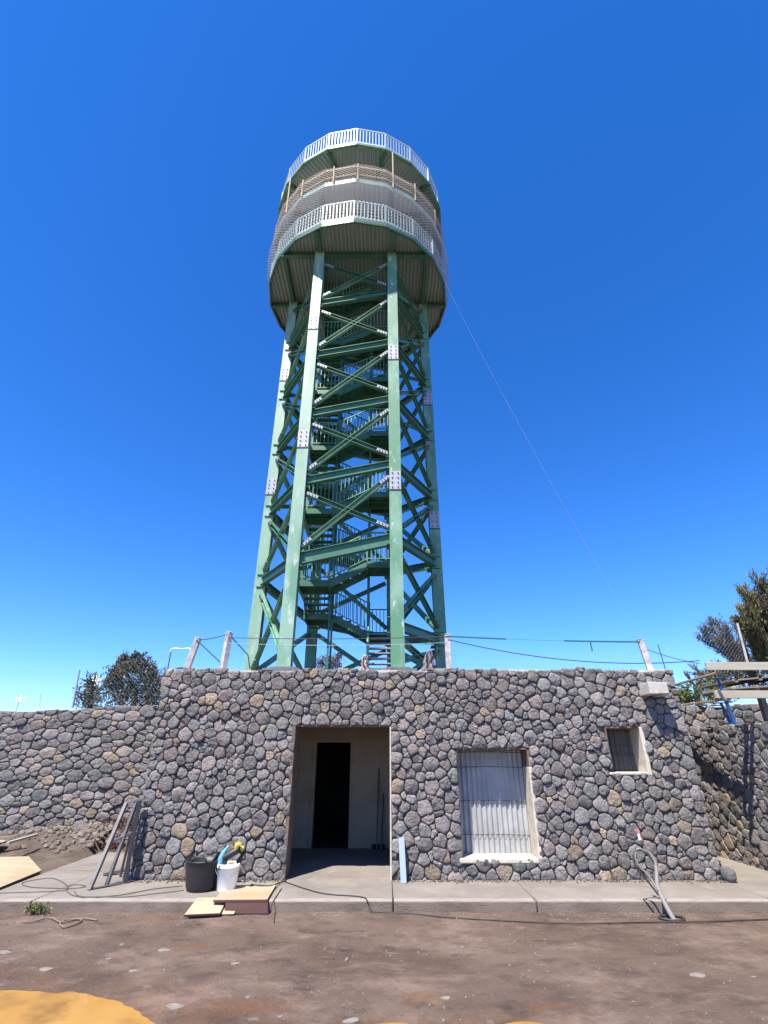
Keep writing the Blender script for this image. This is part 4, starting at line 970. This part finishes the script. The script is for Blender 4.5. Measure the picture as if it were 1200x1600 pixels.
# rubble, gravel, dry plants
def rock(b, c, s, rr, mi=0):
    n, mrow = 7, 4; vs = []; fs = []; ox = rr.uniform(0, 99); sx, sy, sz = s * rr.uniform(.7, 1.3), s * rr.uniform(.7, 1.2), s * rr.uniform(.65, 1.1)
    for j in range(mrow + 1):
        ph = math.pi * j / mrow
        for k in range(n):
            a = 2 * math.pi * k / n; v = Vector((math.sin(ph) * math.cos(a), math.sin(ph) * math.sin(a), math.cos(ph))); q = 1 + .5 * noise.noise(v * 1.4 + Vector((ox, 0, 0)))
            vs.append((c[0] + v.x * sx * q, c[1] + v.y * sy * q, c[2] + v.z * sz * q))
    for j in range(mrow):
        for k in range(n): fs.append((j * n + k, (j + 1) * n + k, (j + 1) * n + (k + 1) % n, j * n + (k + 1) % n))
    b.add(vs, fs, mi)
rr = random.Random(12); b = MB()
for i in range(700):
    x, y = rr.gauss(-5.35, .65), rr.gauss(10.75, .33)
    if y > 11.15 or y < 9.6 or (x > -4.9 and y < 10.4) or x > -3.6: continue
    rock(b, (x, y, bank(x, y) + .012), rr.choice((.012, .018, .025, .035, .055)) , rr)
tag(b.build('rubble', 'rubble'), kind='stuff')
b = MB()
for i in range(2600):
    if i % 3 == 0: x, y = rr.uniform(-5, 6), 7.03 - abs(rr.gauss(0, .18))
    else: x, y = rr.uniform(-6, 6.5), rr.uniform(4.0, 7.0)
    if -5.7 < x < -1.2 and 3 < y < 5.2: continue
    s = rr.choice((.003, .004, .004, .005, .007, .009)) * (1.9 if rr.random() < .02 else 1)
    rock(b, (x, y, road_h(x, y) + s * .3), s, rr)
tag(b.build('gravel', 'rubble'), kind='stuff')
b = MB()   # grit gathered at the wall foot
for i in range(700):
    x = rr.uniform(-3.4, 4.6); y = 8.06 - abs(rr.gauss(0, .05))
    if -1.3 < x < .1: continue
    rock(b, (x, y, .103), rr.choice((.004, .006, .009, .014)), rr)
tag(b.build('gravel', 'dirt'), kind='stuff')
b = MB()   # pale flat flakes of dried cement on the road
for i in range(22):
    x, y = (rr.gauss(-1.2, .7), rr.gauss(4.7, .2)) if i % 3 == 0 else ((rr.uniform(-5, -2), rr.uniform(5.1, 6.4)) if i % 3 == 1 else (rr.uniform(-2, 6), rr.uniform(4.5, 6.9)))
    n = 9; s = rr.choice((.015, .02, .03, .05)); q = [(x + s * 1.4 * rr.uniform(.6, 1.2) * math.cos(2 * math.pi * k / n), y + s * rr.uniform(.6, 1.2) * math.sin(2 * math.pi * k / n)) for k in range(n)]
    zz = road_h(x, y); b.prism(q, zz - .01, zz + .004)
M['flake'] = mat('dried_cement', (0.235, 0.207, 0.176), .95, c2=(0.172, 0.148, 0.124), scale=20)
tag(b.build('cement_flakes', 'flake'), kind='stuff')
def twigs(name, c, rx, ry, h, n, m, label, cat, seed, w_=.006, leaf=None):
    rr = random.Random(seed); b = MB()
    for i in range(n):
        x, y = c[0] + rr.gauss(0, rx), c[1] + rr.gauss(0, ry); z0_ = c[2]
        a = rr.uniform(0, 6.28); l = h * rr.uniform(.4, 1.1); t_ = rr.uniform(.2, .9)
        p = [Vector((x, y, z0_)), Vector((x + l * .4 * t_ * math.cos(a), y + l * .4 * t_ * math.sin(a), z0_ + l * .6)), Vector((x + l * t_ * math.cos(a), y + l * t_ * math.sin(a), z0_ + l * (.95 - t_ * .4)))]
        b.tube(p, [w_, w_ * .7, w_ * .2], 3, caps=False)
        if leaf:
            for k in range(4):
                q = p[1].lerp(p[2], rr.random()); s = leaf; v = Vector((rr.uniform(-1, 1), rr.uniform(-1, 1), rr.uniform(-1, 1))).normalized(); u = v.orthogonal()
                b.add([q - u * s, q + v * s, q + u * s, q - v * s * .6], [(0, 1, 2, 3)])
    return tag(b.build(name, m), label, cat)
twigs('dry_plant', (-4.45, 10.85, bank(-4.45, 10.85)), .35, .18, .26, 260, 'twig', 'red-brown dry scrub at the foot of the left wall behind the trestle', 'plant', 3, .006, .018)
twigs('dry_plant', (-4.72, 10.35, .13), .16, .06, .12, 220, 'twig', 'low patch of red-brown dry weeds at the pavement edge', 'plant', 4, .006, .015)
twigs('weed', (GZ(61, 1425, 0).x, 6.98, .0), .05, .02, .13, 60, 'grass', 'small green weed growing at the foot of the kerb at left', 'plant', 6, .005, .012)
for (px_, py_, y1, s_, lab) in ((146, 1100, 1064, 7, 'tall thin wild flower stalk above the left wall, nearer the post'), (24, 1108, 1096, 8, 'short wild flower stalk above the left end of the wall')):
    r = MB(); p = WY(px_, py_ + 5, 11.45); q = WY(px_ + 6, y1, 11.45); r.tube([p, q], .006, 4); rr = random.Random(s_)
    for i in range(26):
        c = q + Vector((rr.gauss(0, .045), rr.gauss(0, .03), rr.gauss(.02, .05))); u = Vector((rr.uniform(-1, 1), 0, rr.uniform(-1, 1))).normalized() * .018; v = u.cross(Vector((0, 1, 0)))
        r.add([c - u, c + v, c + u, c - v], [(0, 1, 2, 3)], 1)
    tag(r.build('flower_stalk', ['rope_brown', 'white']), lab, 'plant', 'flower stalks on the wall')
# cloths by the tower foot
def cloth(name, c, w_, h_, m, label, seed):
    rr = random.Random(seed); b = MB(); nu, nv_ = 14, 16; vs = []
    for j in range(nv_ + 1):
        for i in range(nu + 1):
            u, v = i / nu - .5, j / nv_; ww = w_ * (.35 + .65 * (1 - v) + .25 * noise.noise(Vector((v * 4 + seed, 0, 0))))
            vs.append((c[0] + u * ww + .05 * noise.noise(Vector((v * 5, seed, 0))), c[1] + .09 * math.sin(u * 14 + v * 5) * (1.2 - v) + .05 * noise.noise(Vector((u * 5, v * 5, seed))), c[2] + v * h_ + .05 * noise.noise(Vector((u * 6, v * 3, seed + 2)))))
    b.add(vs, [(j * (nu + 1) + i, j * (nu + 1) + i + 1, (j + 1) * (nu + 1) + i + 1, (j + 1) * (nu + 1) + i) for j in range(nv_) for i in range(nu)], 0, True)
    o = b.build(name, m); so = o.modifiers.new('thick', 'SOLIDIFY'); so.thickness = .006; return tag(o, label, 'cloth')
cloth('tarpaulin', (1.12, 12.9, 3.35), .42, .62, 'cloth', 'ragged grey tarpaulin bunched at the foot of the right tower leg', 3)
cloth('cloth', (-.50, 13.3, 3.5), .26, .42, 'cloth_red', 'pink and white cloth hanging beside the first steps of the tower', 5)

# =================================================================== TREES AND SHRUBS
def crown_mesh(clumps, n, leaf, rr, elong=1.0, bias=None):
    b = MB(); tot = sum(c[3] for c in clumps)
    for (cx, cy, cz, wgt, rx, ry, rz_) in clumps:
        for i in range(int(n * wgt / tot)):
            d = Vector((rr.gauss(0, 1), rr.gauss(0, 1), rr.gauss(0, 1))).normalized(); t_ = rr.random() ** .42
            q = 1 + .35 * noise.noise(d * 2.3 + Vector((cx * 3, cz * 3, 0)))
            c = Vector((cx + d.x * rx * t_ * q, cy + d.y * ry * t_ * q, cz + d.z * rz_ * t_ * q))
            if noise.noise(c * 4.2) + .5 * noise.noise(c * 9.5) < -.17: continue
            v = (d * .5 + Vector((rr.uniform(-1, 1), rr.uniform(-1, 1), rr.uniform(-.6, 1.2)))).normalized(); u = v.orthogonal().normalized(); u.rotate(Matrix.Rotation(rr.uniform(0, 6.28), 3, v)); s = leaf * rr.uniform(.6, 1.4)
            b.add([c, c + (v * elong + u * .4) * s, c + v * s * 1.7 * elong, c + (v * elong - u * .4) * s], [(0, 1, 2, 3)])
    return b
def trunk_mesh(b, p, d, l, r, depth, rr, spread=.6, tips=None):
    p = Vector(p); d = Vector(d).normalized(); q = p + d * l; mid = p.lerp(q, .5) + Vector((rr.uniform(-1, 1), rr.uniform(-1, 1), 0)) * l * .06
    b.tube([p, mid, q], [r, r * .85, r * .65], 6)
    if tips is not None and depth <= 1: tips.append((q, d))
    if depth == 0: return
    for k in range(rr.choice((2, 3, 3))):
        nd = (d + Vector((rr.uniform(-1, 1), rr.uniform(-1, 1), rr.uniform(-.5, .8))) * spread).normalized()
        trunk_mesh(b, p.lerp(q, rr.uniform(.6, 1)), nd, l * rr.uniform(.6, .85), r * .6, depth - 1, rr, spread, tips)
def shrub(name, label, base, h, clumps, n, leaf, m, seed, cat='shrub', group=None):
    rr = random.Random(seed); r = empty(name, base, label, cat, group)
    b = MB(); trunk_mesh(b, base, (0, 0, 1), h * .42, .07, 4, rr, .7); b.build('trunk', 'bark', r)
    crown_mesh(clumps, n, leaf, rr).build('crown', m, r); return r
Y = 14.0
def cl(x, y, wgt, rx, rz_, Y=14.0, ry=None):
    p = WY(x, y, Y); k = p.y * .9 / F * 1.08
    return (p.x, p.y, p.z, wgt, rx * k, (ry or rx) * k, rz_ * k)
shrub('evergreen_shrub', 'dark dense evergreen shrub behind the left wall, the tallest there', WY(205, 1110, Y), 1.4,
      [cl(205, 1060, 5, 38, 32), cl(220, 1040, 2, 20, 16), cl(182, 1078, 2.5, 24, 24), cl(188, 1050, 1.2, 14, 14), cl(228, 1080, 2.5, 24, 26), cl(205, 1098, 3, 42, 22), cl(191, 1034, .45, 7, 11), cl(212, 1030, .5, 8, 12), cl(224, 1032, .4, 6, 10), cl(200, 1038, .5, 8, 10), cl(178, 1056, .4, 8, 9), cl(237, 1052, .4, 8, 9), cl(168, 1070, .4, 7, 9)], 12500, .042, 'leaf_dark', 2, group='shrubs behind the left wall')
shrub('evergreen_shrub', 'small separate dark shrub at the left of the tall one behind the wall', WY(140, 1112, Y), .9,
      [cl(136, 1082, 2, 17, 18), cl(145, 1066, 1, 9, 12), cl(128, 1092, 1, 12, 10), cl(140, 1100, 1.5, 20, 14)], 3600, .038, 'leaf_dark', 3, group='shrubs behind the left wall')
shrub('evergreen_shrub', 'greyish sparse shrub between the tall dark shrub and the building', WY(250, 1112, 15), 1.1,
      [cl(247, 1062, 2, 20, 18, 15), cl(255, 1082, 2, 20, 20, 15), cl(240, 1092, 2, 20, 18, 15)], 4200, .036, 'leaf_heath_grey', 4, group='shrubs behind the left wall')
shrub('evergreen_shrub', 'low grey-green shrub seen between the tower legs', WY(512, 1060, 22), .9,
      [cl(506, 1036, 2, 14, 12, 22), cl(524, 1034, 2, 12, 10, 22), cl(532, 1028, 1, 6, 9, 22), cl(515, 1042, 2, 20, 8, 22)], 3000, .045, 'leaf_heath_grey', 5)
shrub('evergreen_shrub', 'rounded green shrub behind the timber battens at right', WY(1095, 1112, 13), .9,
      [cl(1090, 1086, 3, 34, 18, 13), cl(1065, 1092, 2, 18, 12, 13), cl(1125, 1078, 3, 26, 20, 13)], 6000, .04, 'leaf_green', 6, group='shrubs behind the right wall')
shrub('evergreen_shrub', 'bluish dark shrub behind the blue props at right', WY(1130, 1095, 15), 1.2,
      [cl(1108, 1060, 1.5, 20, 14, 15), cl(1140, 1055, 2, 26, 16, 15), cl(1185, 1062, 3, 34, 20, 15)], 6000, .04, 'leaf_dark', 7, group='shrubs behind the right wall')
# tree heaths: fans of feathery sprays
def heath(label, base, dirs, m, seed, leaf=.05, n=26, group='heath trees at the right', r0=.09):
    rr = random.Random(seed); r = empty('heath_tree', base, label, 'tree', group); tips = []
    b = MB()
    for (px_, py_, Yd) in dirs:
        q = WY(px_, py_, Yd); p = Vector(base); L_ = (q - p).length
        m1 = p.lerp(q, .45) + Vector((rr.uniform(-1, 1) * .1, rr.uniform(-1, 1) * .15, L_ * .06))
        path = smooth_path([p, m1, q], 8); b.tube(path, [r0 * (1 - .9 * i / 16) + .006 for i in range(17)], 5)
        for i in range(3, 17):
            for k in range(3):
                d0 = (path[i] - path[i - 1]).normalized(); nd = (d0 + Vector((rr.uniform(-1, 1), rr.uniform(-1, 1), rr.uniform(-.3, 1))) * .62).normalized()
                l = L_ * rr.uniform(.10, .20); e = path[i] + nd * l
                if i > 4: b.tube([path[i], e], [.012, .004], 3, caps=False)
                tips.append((path[i], e, nd))
    b.build('trunk', 'bark', r); c = MB()
    for (p, e, d) in tips:
        if p == path[0]: continue
        for k in range(n):
            t_ = rr.uniform(.15, 1.12); q = p.lerp(e, t_) + Vector((rr.gauss(0, .035), rr.gauss(0, .035), rr.gauss(0, .035)))
            v = (d + Vector((rr.uniform(-1, 1), rr.uniform(-1, 1), rr.uniform(-1, 1))) * .55).normalized(); u = v.orthogonal().normalized(); u.rotate(Matrix.Rotation(rr.uniform(0, 6.28), 3, v)); s = leaf * rr.uniform(.6, 1.3)
            c.add([q, q + (v * .8 + u * .22) * s, q + v * 1.7 * s, q + (v * .8 - u * .22) * s], [(0, 1, 2, 3)])
    c.build('crown', m, r)
heath('tall olive heath tree rising out of the right edge of the picture', WY(1215, 1060, 13), [(1190, 920, 13), (1168, 935, 12.7), (1215, 905, 13.2), (1240, 890, 13), (1165, 960, 13.3), (1195, 950, 12.6), (1265, 930, 13), (1230, 950, 12.4), (1172, 985, 12.6), (1205, 980, 13.2), (1250, 975, 12.8), (1178, 948, 12.9), (1160, 975, 12.8), (1185, 968, 13.1), (1210, 935, 12.5), (1180, 1000, 12.7), (1198, 1010, 13.0), (1225, 1000, 12.7)], 'leaf_heath', 2, .055, 85)
heath('lower grey-violet heath tree fanning to the left behind the timber beams', WY(1180, 1062, 13.6), [(1103, 990, 13.6), (1118, 975, 13.9), (1135, 985, 13.4), (1100, 1002, 13.8), (1140, 1000, 14), (1125, 1005, 13.3), (1150, 975, 13.7), (1160, 1000, 13.4), (1112, 984, 13.5), (1150, 1015, 13.7)], 'leaf_heath_grey', 3, .042, 30, r0=.05)
